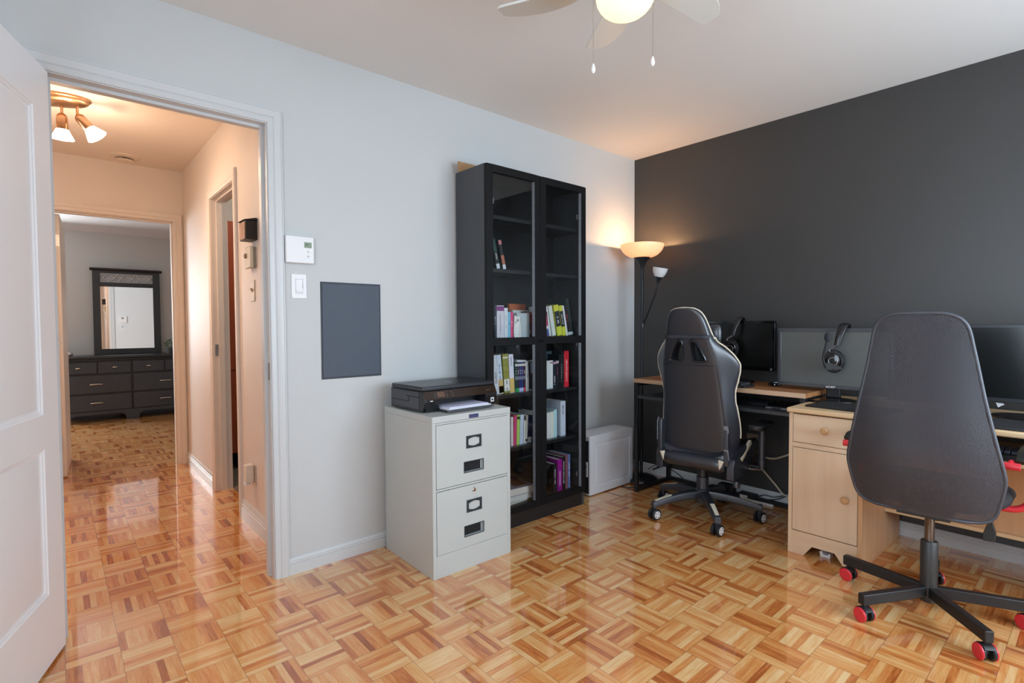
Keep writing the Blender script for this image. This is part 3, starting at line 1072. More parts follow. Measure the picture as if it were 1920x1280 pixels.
# fifth level
Z5 = SH[4]
g5 = 'books on the fifth shelf, left door'
book('white book peeping beside the filing cabinet edge', GL(-1.482), Z5, 0.018, 0.168, (222, 216, 214), group=g5)
book('raspberry pink book on the fifth shelf', GL(-1.463), Z5, 0.022, 0.176, (206, 66, 116), lean=-2, group=g5)
book('lime green book beside the raspberry pink book', GL(-1.439), Z5, 0.022, 0.174, (172, 214, 108), lean=-2, group=g5, parts=((0.86, 0.95, (40, 60, 40)),))
book('pale blue white book right of the lime green one', GL(-1.415), Z5, 0.026, 0.174, (192, 206, 228), lean=-2.5, group=g5)
book('white book with dark spine marks, first of two', GL(-1.386), Z5, 0.014, 0.172, (206, 208, 206), lean=-3, group=g5, parts=((0.80, 0.97, (70, 66, 62)),))
book('cream book with dark spine marks, second of two', GL(-1.370), Z5, 0.014, 0.166, (210, 208, 198), lean=-4, group=g5, parts=((0.07, 0.16, (60, 60, 60)),))
book('navy blue book with white library label', GL(-1.352), Z5, 0.032, 0.160, (34, 42, 84), lean=-4, group=g5, parts=((0.01, 0.22, (216, 220, 226)),))
book('dark indigo book with pale title on fifth shelf', GL(-1.322), Z5, 0.026, 0.160, (26, 26, 44), lean=-3, group=g5, title='Memoires', tcol=ink_white, ts=0.010, tz=0.3)
book('white book with black dots beside the centre upright', GL(-1.290), Z5, 0.030, 0.176, (218, 218, 214), group=g5, parts=((0.70, 0.76, (50, 50, 54)),))
g5r = 'books on the fifth shelf, right door'
book('white paperback left of two on the right fifth shelf', GL(-1.190), Z5, 0.026, 0.160, (220, 222, 224), group=g5r)
book('cream white paperback on the right fifth shelf', GL(-1.163), Z5, 0.034, 0.162, (216, 224, 216), group=g5r)
book('pale aqua slim book on the right fifth shelf', GL(-1.128), Z5, 0.026, 0.172, (178, 218, 226), group=g5r)
book('thick pale grey dictionary with black lettering', GL(-1.070), Z5, 0.046, 0.218, (196, 206, 222), d=0.16, group=g5r, title='ROMAN', tcol=ink, ts=0.019, tz=0.76)

# bottom level
Z6 = SH[5]
g6 = 'books on the bottom shelf'


def flat_book(label, x, y, z, wx, wy, h, col, rz):
    o = thing('book', label, 'book', (BX + x, y, z), group=g6)
    o.rotation_euler = (0, 0, R(rz))
    b = MB()
    b.box(0, wx, 0, wy, 0, 0.0025)
    b.box(0, wx, 0, wy, h - 0.0025, h)
    b.box(0, 0.003, 0, wy, 0.0025, h - 0.0025)
    b.build('cover', cover(col), o)
    MB().box(0.003, wx - 0.004, 0.003, wy - 0.003, 0.0025, h - 0.0025).build('pages', pages_m, o)
    return o


flat_book('olive edged book lying lowest in the bottom stack', GL(-1.52), -0.235, Z6, 0.16, 0.17, 0.016, (150, 150, 120), 3)
flat_book('thick white book lying second in the bottom stack', GL(-1.525), -0.232, Z6 + 0.0165, 0.185, 0.165, 0.030, (206, 210, 226), -3)
flat_book('thick white magazine with brown picture on top of the stack', GL(-1.53), -0.228, Z6 + 0.047, 0.20, 0.165, 0.044, (150, 150, 160), -5)
MB().box(0.085, 0.18, 0.03, 0.15, 0.0442, 0.0446).build('cover_picture', mat('brown_picture', (104, 66, 44), 0.4, var=0.4, scale=30), bpy.data.objects.get('book') and [o for o in COL.objects if o.get('label', '').startswith('thick white magazine')][0])
book('black paperback with white title beside the purple book', GL(-1.135), Z6, 0.030, 0.176, (24, 26, 32), group=g6, d=0.16, title='UNE VIE MODERNE', tcol=ink_white, ts=0.010)
book('bright purple hardback on the bottom shelf', GL(-1.096), Z6, 0.040, 0.196, (146, 22, 134), group=g6, d=0.17, title='Le grand livre', tcol=ink_white, ts=0.011, tz=0.4)
book('black hardback with white title right of the purple book', GL(-1.054), Z6, 0.026, 0.205, (26, 14, 18), group=g6, d=0.17, title='La communaute du Maharani', tcol=ink_white, ts=0.0095)
book('brown pink hardback second from the right on bottom shelf', GL(-1.026), Z6, 0.024, 0.214, (128, 82, 92), group=g6, d=0.17)
book('blue hardback with white title at the end of bottom shelf', GL(-1.001), Z6, 0.020, 0.214, (92, 116, 168), group=g6, d=0.17, title='Un long voyage', tcol=ink_white, ts=0.010)
# headphones lying at the back of the bottom shelf
hp = thing('headphones', 'black headphones lying at the back of the bottom shelf', 'headphones', (BX + GL(-1.40), -0.10, Z6))
MB().tube(smooth_path([(-0.075, 0, 0.04), (-0.06, 0.01, 0.10), (0.0, 0.02, 0.13), (0.06, 0.01, 0.10), (0.075, 0, 0.04)], 5), 0.008, 8).build('headband', black_plastic, hp)
for s in (-1, 1):
    MB().ball((0.072 * s, 0, 0.040), 0.040, 16, 10, (0.55, 0.9, 1.0)).build('ear_cup', black_plastic, hp)

# ------------------------------------------------------------------ filing cabinet and printer
steel_beige = mat('grey_green_steel', (182, 187, 184), 0.42, var=0.02, scale=6, bump=0.05, bscale=400)
fc = thing('filing_cabinet', 'grey two-drawer metal filing cabinet below the printer', 'cabinet', (-2.1989, -0.4982, 0), R(-0.83))
FW, FD, FH = 0.457, 0.461, 0.743
b = MB()
b.box(0, 0.0185, 0.012, FD, 0, FH - 0.03)
b.box(FW - 0.0185, FW, 0.012, FD, 0, FH - 0.03)
b.box(0.0185, FW - 0.0185, FD - 0.01, FD, 0, FH - 0.03)
b.box(0.0185, FW - 0.0185, 0.024, FD - 0.01, 0.02, 0.03)
b.box(0, 0.0185, 0, 0.012, 0, FH - 0.03)
b.box(FW - 0.0185, FW, 0, 0.012, 0, FH - 0.03)
b.box(0.0185, FW - 0.0185, 0.0, 0.012, 0, 0.103)
b.box(0.0185, FW - 0.0185, 0.0, 0.012, 0.399, 0.408)
b.build('body', steel_beige, fc, bevel=0.0012)
MB().box(-0.001, FW + 0.001, -0.001, FD + 0.001, FH - 0.030, FH).build('top', steel_beige, fc, bevel=0.002)
MB().box(0.0185, FW - 0.0185, -0.0005, 0.012, 0.7045, FH - 0.031).build('front_rail', steel_beige, fc)
MB().box(0.019, FW - 0.019, 0.014, 0.02, 0.02, 0.71).build('inner_shadow_panel', dark_gap, fc)
b = MB().box(0.202, 0.257, -0.0035, -0.0004, 0.7165, 0.7345)
npl = b.build('name_plate', mat('name_plate_blue', (74, 78, 118), 0.3, metal=0.4, var=0.2, scale=90), fc, bevel=0.001)
frame_m = mat('dark_frame_metal', (52, 60, 66), 0.35, metal=0.5)


def file_drawer(z0, z1, lock):
    xa, xb = 0.0205, FW - 0.0205
    cx = 0.229
    hz0, hz1 = z0 + 0.049, z0 + 0.099
    hx0, hx1 = cx - 0.057, cx + 0.057
    d = MB()
    # face with a rectangular hole for the recessed pull
    d.box(xa, hx0, -0.0012, 0.012, z0, z1)
    d.box(hx1, xb, -0.0012, 0.012, z0, z1)
    d.box(hx0, hx1, -0.0012, 0.012, z0, hz0)
    d.box(hx0, hx1, -0.0012, 0.012, hz1, z1)
    dr = d.build('drawer', steel_beige, fc)
    p = MB()
    p.box(hx0 + 0.0, hx1, 0.030, 0.032, hz0, hz1)
    p.box(hx0, hx1, 0.0125, 0.030, hz0, hz0 + 0.002)
    p.box(hx0, hx1, 0.0125, 0.030, hz1 - 0.002, hz1)
    p.box(hx0, hx0 + 0.002, 0.0125, 0.030, hz0 + 0.002, hz1 - 0.002)
    p.build('pull_recess', mat('recess_grey', (112, 122, 130), 0.4, var=0.05), dr)
    p = MB().prism([(hx1 - 0.020, 0.024), (hx1 - 0.001, 0.008), (hx1 - 0.001, 0.030), (hx1 - 0.020, 0.030)], hz0 + 0.003, hz1 - 0.003, 'z')
    p.build('pull_lip', mat('lip_grey', (150, 160, 164), 0.4), dr)
    e = MB()
    e.box(hx0 - 0.001, hx1 + 0.001, -0.0018, 0.0, hz1 - 0.001, hz1 + 0.002)
    e.box(hx0 - 0.001, hx1 + 0.001, -0.0018, 0.0, hz0 - 0.002, hz0 + 0.001)
    e.box(hx0 - 0.002, hx0 + 0.001, -0.0018, 0.0, hz0, hz1)
    e.box(hx1 - 0.001, hx1 + 0.002, -0.0018, 0.0, hz0, hz1)
    e.build('pull_rim', frame_m, dr)
    # label holder: rectangular frame with a barrel-shaped window
    lz0, lz1 = z0 + 0.163, z0 + 0.222
    lx0, lx1 = cx - 0.044, cx + 0.044
    out = [(lx0, lz0), (lx1, lz0), (lx1, lz1), (lx0, lz1)]
    zc = (lz0 + lz1) / 2
    n = 8
    top = [(cx - 0.033 + 0.066 * i / n, zc + 0.013 + 0.0075 * math.sin(PI * i / n)) for i in range(n + 1)]
    bot = [(cx + 0.033 - 0.066 * i / n, zc - 0.013 - 0.0075 * math.sin(PI * i / n)) for i in range(n + 1)]
    f = MB()
    for y in (-0.0045, -0.0012):
        f.add([(p_[0], y, p_[1]) for p_ in top] + [(lx0 + (lx1 - lx0) * i / n, y, lz1) for i in range(n + 1)], [(i, i + 1, n + 2 + i, n + 1 + i) for i in range(n)])
        f.add([(p_[0], y, p_[1]) for p_ in bot] + [(lx1 - (lx1 - lx0) * i / n, y, lz0) for i in range(n + 1)], [(i, i + 1, n + 2 + i, n + 1 + i) for i in range(n)])
        f.add([(lx0, y, lz0), (lx0, y, lz1), top[0][0:1] + (y,) + top[0][1:2], bot[-1][0:1] + (y,) + bot[-1][1:2]], [(0, 1, 2, 3)])
        f.add([(lx1, y, lz0), (lx1, y, lz1), top[-1][0:1] + (y,) + top[-1][1:2], bot[0][0:1] + (y,) + bot[0][1:2]], [(0, 1, 2, 3)])
    rim = top + bot
    f.grid([[(q[0], -0.0045, q[1]) for q in rim], [(q[0], -0.0012, q[1]) for q in rim]], closed_u=True)
    f.grid([[(q[0], -0.0045, q[1]) for q in out], [(q[0], -0.0012, q[1]) for q in out]], closed_u=True)
    f.build('label_holder', frame_m, dr)
    if lock:
        MB().lathe([(0.0, -0.006), (0.0075, -0.006), (0.010, -0.003), (0.011, -0.0012)], 20, (cx, 0, z1 - 0.026), 'y').build('lock', chrome, dr)
        MB().cbox((cx, -0.0062, z1 - 0.026), (0.0016, 0.0008, 0.008)).build('keyhole', dark_gap, dr)


file_drawer(0.4115, 0.7025, False)
file_drawer(0.1055, 0.3965, True)

pr = thing('printer', 'black inkjet printer with brown panel standing on filing cabinet', 'printer', (-2.172, -0.405, 0.7435), R(1.5))
PW, PD, PH = 0.448, 0.318, 0.122
prm = mat('printer_black', (22, 23, 26), 0.3, var=0.04, scale=120, bump=0.08, bscale=900)
prside = mat('printer_side_grey', (58, 62, 70), 0.36, var=0.03, scale=120, bump=0.08, bscale=900)
b = MB()
# body with a sloped nose: profile in y/z extruded along x
prof = [(0.034, 0.004), (PD, 0.004), (PD, 0.100), (0.040, 0.100), (0.030, 0.098), (0.012, 0.060), (0.016, 0.030)]
b.prism(prof, 0.0, 0.012, 'x')
b.prism(prof, PW - 0.075, PW, 'x')
b.prism([(0.10, 0.004), (PD, 0.004), (PD, 0.100), (0.10, 0.100)], 0.012, PW - 0.075, 'x')
b.prism([(0.012, 0.058), (0.10, 0.058), (0.10, 0.099), (0.031, 0.099)], 0.012, PW - 0.075, 'x')
b.prism([(0.022, 0.004), (0.10, 0.004), (0.10, 0.058), (0.013, 0.058)], 0.012, 0.085, 'x')
b.box(0.085, PW - 0.075, 0.03, 0.10, 0.004, 0.010)
body = b.build('body', prm, pr, bevel=0.002)
MB().box(-0.0012, -0.0004, 0.058, PD - 0.006, 0.016, 0.094).build('side_cover', prside, pr)
sl = MB().box(-0.0018, -0.0012, 0.058, PD - 0.15, 0.070, 0.074)
sl.box(-0.0018, -0.0012, PD - 0.17, PD - 0.006, 0.044, 0.047)
sl.box(-0.0018, -0.0012, PD - 0.172, PD - 0.168, 0.044, 0.074)
sl.build('side_seam', dark_gap, pr)
MB().box(0.001, PW - 0.001, 0.034, PD - 0.002, 0.1005, PH).build('lid', mat('lid_black', (42, 45, 50), 0.32, var=0.04, scale=200, bump=0.1, bscale=900), pr, bevel=0.006, seg=3)
# brown glossy control panel following the sloped nose
nv = Vector((0, -(0.099 - 0.060), -(0.031 - 0.012) * -1))
cp = MB().prism([(0.0105, 0.0605), (0.0125, 0.0595), (0.0315, 0.0985), (0.0295, 0.0995)], 0.004, PW - 0.004, 'x')
cpn = cp.build('control_panel', mat('brown_gloss', (46, 33, 26), 0.14, var=0.08, scale=6), pr)
ang = math.atan2(0.039, 0.019)


def on_panel(x, u):
    return (x, 0.0105 + 0.019 * u - 0.0006, 0.0605 + 0.039 * u + 0.0002)


tilt = (ang, 0, 0)
s_ = MB().box(-0.022, 0.022, -0.0135, 0.0135, 0, 0.0006).build('screen', mat('printer_screen', (98, 72, 60), 0.15, var=0.05), pr)
s_.location = on_panel(0.098, 0.52)
s_.rotation_euler = tilt
b = MB()
for dx, dy in ((-0.033, 0.009), (-0.033, -0.001), (-0.033, -0.011), (0.034, 0.010), (0.034, 0), (0.034, -0.010), (0.062, 0.009), (0.066, -0.001), (0.070, -0.011)):
    b.cbox((dx, dy, 0.0005), (0.005, 0.003, 0.0008))
s2 = b.build('touch_icon', ink_grey, pr)
s2.location = on_panel(0.098, 0.52)
s2.rotation_euler = tilt
text('ENVY', 0.010, mat('faint_letter', (112, 92, 80), 0.4), 'lettering', pr, on_panel(PW - 0.055, 0.45), tilt, 0.0003, sx=1.3)
MB().cbox((0.040, 0.0135, 0.055), (0.014, 0.003, 0.004)).build('power_light', mat('white_light', (240, 240, 240), 0.3), pr)
# round hp-like emblem on the lid, flat oval
lg = MB().lathe([(0.0, 0.0), (0.018, 0.0), (0.018, 0.0006), (0.0, 0.0006)], 24, (0.235, 0.15, PH), 'z').build('lid_emblem', mat('emblem_silver', (150, 154, 160), 0.3, metal=0.4), pr)
text('hp', 0.022, prm, 'lettering', pr, (0.235, 0.149, PH + 0.0006), (0, 0, 0), 0.0002)
tr_ = MB()
tr_.box(0.085, PW - 0.075, -0.052, 0.03, 0.006, 0.010)
tr_.box(0.080, PW - 0.10, -0.060, -0.052, 0.002, 0.014)
tr_.build('paper_tray', mat('tray_grey', (64, 66, 70), 0.4), pr, bevel=0.0015)
sticker = MB().cbox((PW - 0.030, 0.0155, 0.026), (0.022, 0.0012, 0.022)).build('sticker', white_plastic, pr)
sticker.rotation_euler = (0, 0, 0)
MB().cbox((PW - 0.030, 0.0147, 0.026), (0.012, 0.0006, 0.010)).build('sticker_mark', ink, pr)
MB().box(0.03, PW - 0.03, 0.05, PD - 0.02, 0.0, 0.004).build('feet', black_plastic, pr)
pp = thing('paper_stack', 'few white sheets lying in the printer output tray', 'paper', (-2.172, -0.405, 0.7545), R(1.5))
b = MB().box(0.098, PW - 0.092, -0.046, 0.095, 0.0, 0.007)
b.build('sheets', paper_white, pp)
q = MB().box(0.11, PW - 0.10, -0.036, 0.095, 0.0072, 0.012).build('sheets', mat('lilac_paper', (206, 208, 232), 0.7, var=0.02), pp)
# ------------------------------------------------------------------ white computer tower beside the bookcase
pcw = mat('pc_white', (212, 216, 222), 0.4, var=0.01, scale=8)
pc = thing('computer_tower', 'white computer tower with black end panel between bookcase and desk', 'computer', (-0.795, -0.212, 0))
PL, PT_, PZ = 0.487, 0.170, 0.405
b = MB()
b.box(0.010, PL, 0.003, PT_, 0.006, PZ)
b.build('case', pcw, pc, bevel=0.003)
fr = MB()                                      # pressed side panel with a raised field
rings = []
for ins, y in ((0.0, 0.003), (0.0, 0.0), (0.050, 0.0), (0.056, 0.005), (0.066, 0.005), (0.070, 0.001)):
    rings.append([(0.012 + ins, y, 0.008 + ins), (PL - 0.002 - ins * 0.7, y, 0.008 + ins), (PL - 0.002 - ins * 0.7, y, PZ - 0.002 - ins), (0.012 + ins, y, PZ - 0.002 - ins)])
fr.grid(rings, closed_u=True)
fr.add(rings[-1], [(0, 1, 2, 3)])
fr.build('side_panel', pcw, pc, ang=15)
MB().box(0.0, 0.0098, 0.006, PT_ - 0.004, 0.02, PZ - 0.03).build('end_panel', black_plastic, pc, bevel=0.002)
MB().box(-0.006, -0.0002, 0.008, 0.050, 0.135, 0.235).build('port_plate', mat('port_white', (206, 210, 214), 0.4), pc)
b = MB()
b.cbox((-0.0066, 0.026, 0.205), (0.0012, 0.018, 0.020))
b.cbox((-0.0066, 0.026, 0.165), (0.0012, 0.014, 0.022))
b.build('port', dark_gap, pc)
b = MB()
for x in (0.03, PL - 0.05):
    b.box(x, x + 0.03, 0.01, PT_ - 0.01, 0.0, 0.006)
b.build('foot', black_plastic, pc)

# ------------------------------------------------------------------ torchiere floor lamp
lp_ = thing('floor_lamp', 'black floor lamp with glowing bowl shade in the room corner', 'lamp', (-0.215, -0.222, 0))
MB().lathe([(0.0, 0.0), (0.118, 0.0), (0.125, 0.008), (0.121, 0.024), (0.095, 0.040), (0.05, 0.048), (0.014, 0.052), (0.0, 0.052)], 36).build('base', mat('lamp_base_black', (24, 25, 30), 0.22), lp_)
MB().lathe([(0.011, 0.05), (0.011, 0.62), (0.0125, 0.622), (0.0125, 0.65), (0.011, 0.652), (0.011, 1.585)], 14).build('pole', mat('lamp_pole', (44, 45, 48), 0.22, metal=0.6), lp_)
MB().lathe([(0.011, 1.555), (0.016, 1.575), (0.030, 1.608), (0.060, 1.640), (0.058, 1.643), (0.0, 1.636)], 28).build('shade_holder', black_plastic, lp_)


def lamp_glass(name, rgb, e_rgb, e):
    m = bpy.data.materials.new(name)
    m.use_nodes = True
    nt = m.node_tree
    b = nt.nodes['Principled BSDF']
    b.inputs['Base Color'].default_value = L(rgb)
    b.inputs['Roughness'].default_value = 0.35
    out = nt.nodes['Material Output']
    tr = nt.nodes.new('ShaderNodeBsdfTranslucent')
    tr.inputs[0].default_value = L(rgb)
    mx = nt.nodes.new('ShaderNodeMixShader')
    mx.inputs[0].default_value = 0.35
    nt.links.new(b.outputs[0], mx.inputs[1])
    nt.links.new(tr.outputs[0], mx.inputs[2])
    if e > 0:
        nz = nt.nodes.new('ShaderNodeTexNoise')
        nz.inputs['Scale'].default_value = 4
        em = nt.nodes.new('ShaderNodeEmission')
        em.inputs[0].default_value = L(e_rgb)
        em.inputs[1].default_value = e
        ad = nt.nodes.new('ShaderNodeAddShader')
        nt.links.new(mx.outputs[0], ad.inputs[0])
        nt.links.new(em.outputs[0], ad.inputs[1])
        nt.links.new(ad.outputs[0], out.inputs[0])
    else:
        nt.links.new(mx.outputs[0], out.inputs[0])
    return m


bowl = []
for i in range(11):
    t_ = i / 10
    bowl.append((0.052 + 0.104 * math.sin(t_ * PI / 2) ** 0.85, 1.642 + 0.094 * (1 - math.cos(t_ * PI / 2)) ** 0.8))
inner = [(r - 0.004, z + 0.001) for r, z in bowl[::-1]]
MB().lathe(bowl + inner + [(0.0, 1.646)], 40).build('shade', lamp_glass('bowl_glass', (236, 214, 190), (255, 200, 150), 0.22), lp_)
MB().ball((0, 0, 1.690), 0.022, 14, 10, (1, 1, 1.2)).build('bulb', lamp_glass('bulb_glow', (255, 240, 220), (255, 214, 160), 6.0), lp_)
point('floor_lamp_light', (-0.215, -0.222, 1.728), 7.5, (1.0, 0.55, 0.25), 0.018)
arm = smooth_path([(0.0, -0.012, 1.150), (0.0, -0.030, 1.19), (0.0, -0.088, 1.315), (0.0, -0.115, 1.38), (0.0, -0.133, 1.452)], 6)
MB().tube(arm, 0.0065, 8).build('reading_arm', mat('arm_black', (40, 41, 44), 0.25, metal=0.5), lp_)
MB().cyl((0, -0.004, 1.13), 0.015, 0.035, 14).build('arm_clamp', black_plastic, lp_)
hd = thing('reading_head', None, None)
hd.parent = lp_
hd.location = (0, -0.133, 1.448)
hd.rotation_euler = (R(12), 0, 0)
MB().lathe([(0.0, 0.0), (0.009, 0.0), (0.014, 0.022), (0.030, 0.048), (0.0, 0.052)], 22).build('small_holder', black_plastic, hd)
MB().lathe([(0.029, 0.046), (0.040, 0.062), (0.049, 0.085), (0.0525, 0.110), (0.051, 0.110), (0.046, 0.085), (0.036, 0.064), (0.0, 0.052)], 26).build('small_shade', mat('small_shade_white', (216, 216, 214), 0.3, var=0.01), hd)

# ------------------------------------------------------------------ black framed desk
desk_wood = wood('oak_desk_top', (120, 76, 42), (176, 122, 78), 'y', 0.42, 8)
desk_edge = wood('oak_desk_edge', (176, 142, 112), (200, 168, 138), 'y', 0.45, 8)
dk = thing('desk', 'black metal framed desk with brown wood top by charcoal wall', 'desk', (0, 0, 0))
DX0, DX1, DY0, DY1, DZ = -0.468, -0.028, -1.430, -0.333, 0.783
MB().box(DX0 + 0.003, DX1, DY0 + 0.002, DY1 - 0.002, DZ - 0.025, DZ).build('desk_top', desk_wood, dk)
MB().box(DX0, DX0 + 0.003, DY0, DY1, DZ - 0.0255, DZ + 0.0003).build('front_edge', desk_edge, dk)
MB().box(DX0 + 0.003, DX1, DY0 - 0.0005, DY0 + 0.002, DZ - 0.0255, DZ + 0.0003).build('side_edge', desk_wood, dk)
q = 0.024
for y0 in (DY1 - 0.03, DY0 + 0.006):
    for x0 in (DX0 + 0.004, DX1 - q - 0.02):
        MB().box(x0, x0 + q, y0, y0 + q, 0.0, DZ - 0.026).build('leg', black_metal, dk, bevel=0.001)
    b = MB()
    b.box(DX0 + 0.004 + q, DX1 - q - 0.02, y0, y0 + q, 0.004, 0.004 + q)
    b.box(DX0 + 0.004 + q, DX1 - q - 0.02, y0, y0 + q, DZ - 0.026 - q, DZ - 0.026)
    b.build('end_rail', black_metal, dk)
MB().box(DX1 - q - 0.02, DX1 - 0.02, DY0 + 0.030, DY1 - 0.03, 0.010, 0.034).build('back_rail', black_metal, dk)
shelf_m = mat('desk_shelf_sheen', (66, 68, 69), 0.35, var=0.05)  # black shelf lightened to grey, front edge reflection put into the colour
MB().box(DX0 + 0.006, DX1 - 0.02, DY0 + 0.031, DY1 - 0.031, 0.650, 0.668).build('shelf', shelf_m, dk)

# closed silver laptop on the desk shelf
t = thing('laptop', 'thin closed silver laptop lying on the black desk shelf', 'laptop', (-0.245, -1.285, 0.668), R(3))
MB().box(-0.12, 0.12, -0.11, 0.11, 0.0, 0.009).build('base', mat('laptop_silver', (176, 178, 184), 0.3, metal=0.5), t, bevel=0.003)
MB().box(-0.119, 0.119, -0.109, 0.109, 0.0105, 0.016).build('lid', mat('laptop_dark', (40, 42, 48), 0.25, metal=0.3), t, bevel=0.002)
MB().box(-0.110, 0.110, -0.10, 0.10, 0.009, 0.0105).build('gasket', dark_gap, t)
MB().cbox((-0.1205, 0.05, 0.0045), (0.002, 0.05, 0.005)).build('port', dark_gap, t)
# spare keyboard on the shelf behind the gaming chair
t = thing('spare_keyboard', 'black spare keyboard on the desk shelf behind the gaming chair', 'keyboard', (-0.26, -0.98, 0.668))
MB().box(-0.07, 0.07, -0.20, 0.20, 0.0, 0.018).build('case', black_plastic, t, bevel=0.004)
b = MB()
for i in range(5):
    for j in range(18):
        b.cbox((-0.05 + 0.025 * i, -0.185 + 0.0215 * j, 0.021), (0.019, 0.0165, 0.007))
b.build('keys', mat('key_black', (34, 35, 38), 0.35), t)
t = thing('joystick_box', 'small black box with brass dot at the left end of desk shelf', 'box', (-0.33, -0.545, 0.668))
MB().box(-0.05, 0.05, -0.065, 0.03, 0.0, 0.042).build('case', black_plastic, t, bevel=0.004)
MB().lathe([(0.0, -0.003), (0.006, -0.002), (0.007, 0.0)], 12, (-0.05, -0.03, 0.02), 'x').build('knob', mat('brass', (176, 140, 74), 0.3, metal=1.0), t)

# ------------------------------------------------------------------ monitors
screen_dark = mat('screen_off', (10, 10, 9), 0.28, var=0.05, scale=5)
screen_grey = mat('screen_reflect_grey', (82, 85, 83), 0.45, var=0.03, scale=5, spec=0.6)  # grey stands for the bright room reflected in a dark screen


def monitor(label, x, yc, zb, zt, wd, bez, bot, scr, bezm, zdesk, bx, base=(0.11, 0.13), group=None):
    """screen facing -x; front face at x"""
    m = thing('monitor', label, 'monitor', (x, yc, zdesk))
    h = zt - zb
    z0 = zb - zdesk
    b = MB()
    b.box(0, 0.018, -wd / 2, wd / 2, z0, z0 + bot)
    b.box(0, 0.018, -wd / 2, wd / 2, z0 + h - bez, z0 + h)
    b.box(0, 0.018, -wd / 2, -wd / 2 + bez, z0 + bot, z0 + h - bez)
    b.box(0, 0.018, wd / 2 - bez, wd / 2, z0 + bot, z0 + h - bez)
    bz = b.build('bezel', bezm, m, bevel=0.002)
    MB().box(0.003, 0.016, -wd / 2 + bez - 0.001, wd / 2 - bez + 0.001, z0 + bot - 0.001, z0 + h - bez + 0.001).build('screen', scr, m)
    MB().prism([(0.0175, z0 + 0.004), (0.034, z0 + 0.03), (0.048, z0 + 0.10), (0.048, z0 + h - 0.08), (0.030, z0 + h - 0.01), (0.0175, z0 + h - 0.004)], -wd / 2 + 0.004, wd / 2 - 0.004, 'y').build('back_shell', black_plastic, m)
    MB().box(0.035, 0.062, -0.035, 0.035, 0.012, z0 + 0.12).build('neck', black_plastic, m, bevel=0.006)
    ov = [(bx + base[0] * math.cos(2 * PI * k / 40), base[1] * math.sin(2 * PI * k / 40)) for k in range(40)]
    MB().prism(ov, 0.0, 0.013, 'z').build('stand_base', gloss_black, m, bevel=0.004, seg=3)
    return m, bz


m1, bz1 = monitor('black monitor with a headset on it behind the gaming chair', -0.20, -0.885, 0.868, 1.175, 0.550, 0.014, 0.022, screen_dark, gloss_black, DZ, 0.045)
MB().cbox((-0.0006, -0.256, 0.868 - DZ + 0.011), (0.001, 0.012, 0.010)).build('logo', mat('logo_grey', (150, 150, 150), 0.4), m1)
MB().cbox((-0.0012, -0.256, 0.868 - DZ + 0.011), (0.0006, 0.006, 0.005)).build('logo_mark', dark_gap, m1)
D2Z = 0.737
bez_grey = mat('glossy_grey_bezel', (74, 76, 80), 0.16, var=0.06, scale=10, metal=0.2)
m2, bz2 = monitor('grey screened monitor with headset in front, on the maple desk', -0.30, -1.497, 0.803, 1.130, 0.556, 0.018, 0.020, screen_grey, bez_grey, D2Z, -0.03, (0.105, 0.135))
text('acer', 0.022, ink_white, 'lettering', m2, (-0.0008, 0.0, 0.803 - D2Z + 0.0105), (R(90), 0, R(-90)), 0.0003, sx=1.25)
m3, bz3 = monitor('black monitor partly hidden behind the tall mesh chair', -0.30, -2.285, 0.804, 1.148, 0.60, 0.012, 0.018, mat('screen_black_gloss', (16, 19, 20), 0.22, var=0.1, scale=9), mat('bezel_dark_grey', (44, 46, 50), 0.3), D2Z, 0.0, (0.10, 0.14))
tagp = MB().prism([(0.022, 0.0), (-0.012, -0.002), (-0.016, -0.010), (-0.004, -0.016), (0.010, -0.028), (0.014, -0.022)], -0.0004, 0.0004, 'x').build('paper_tag', paper_white, m3)
tagp.location = (0.02, 0.110, 0.060)
tagp.scale = (1, 0.75, 0.75)

# ------------------------------------------------------------------ headsets hanging on the two monitors


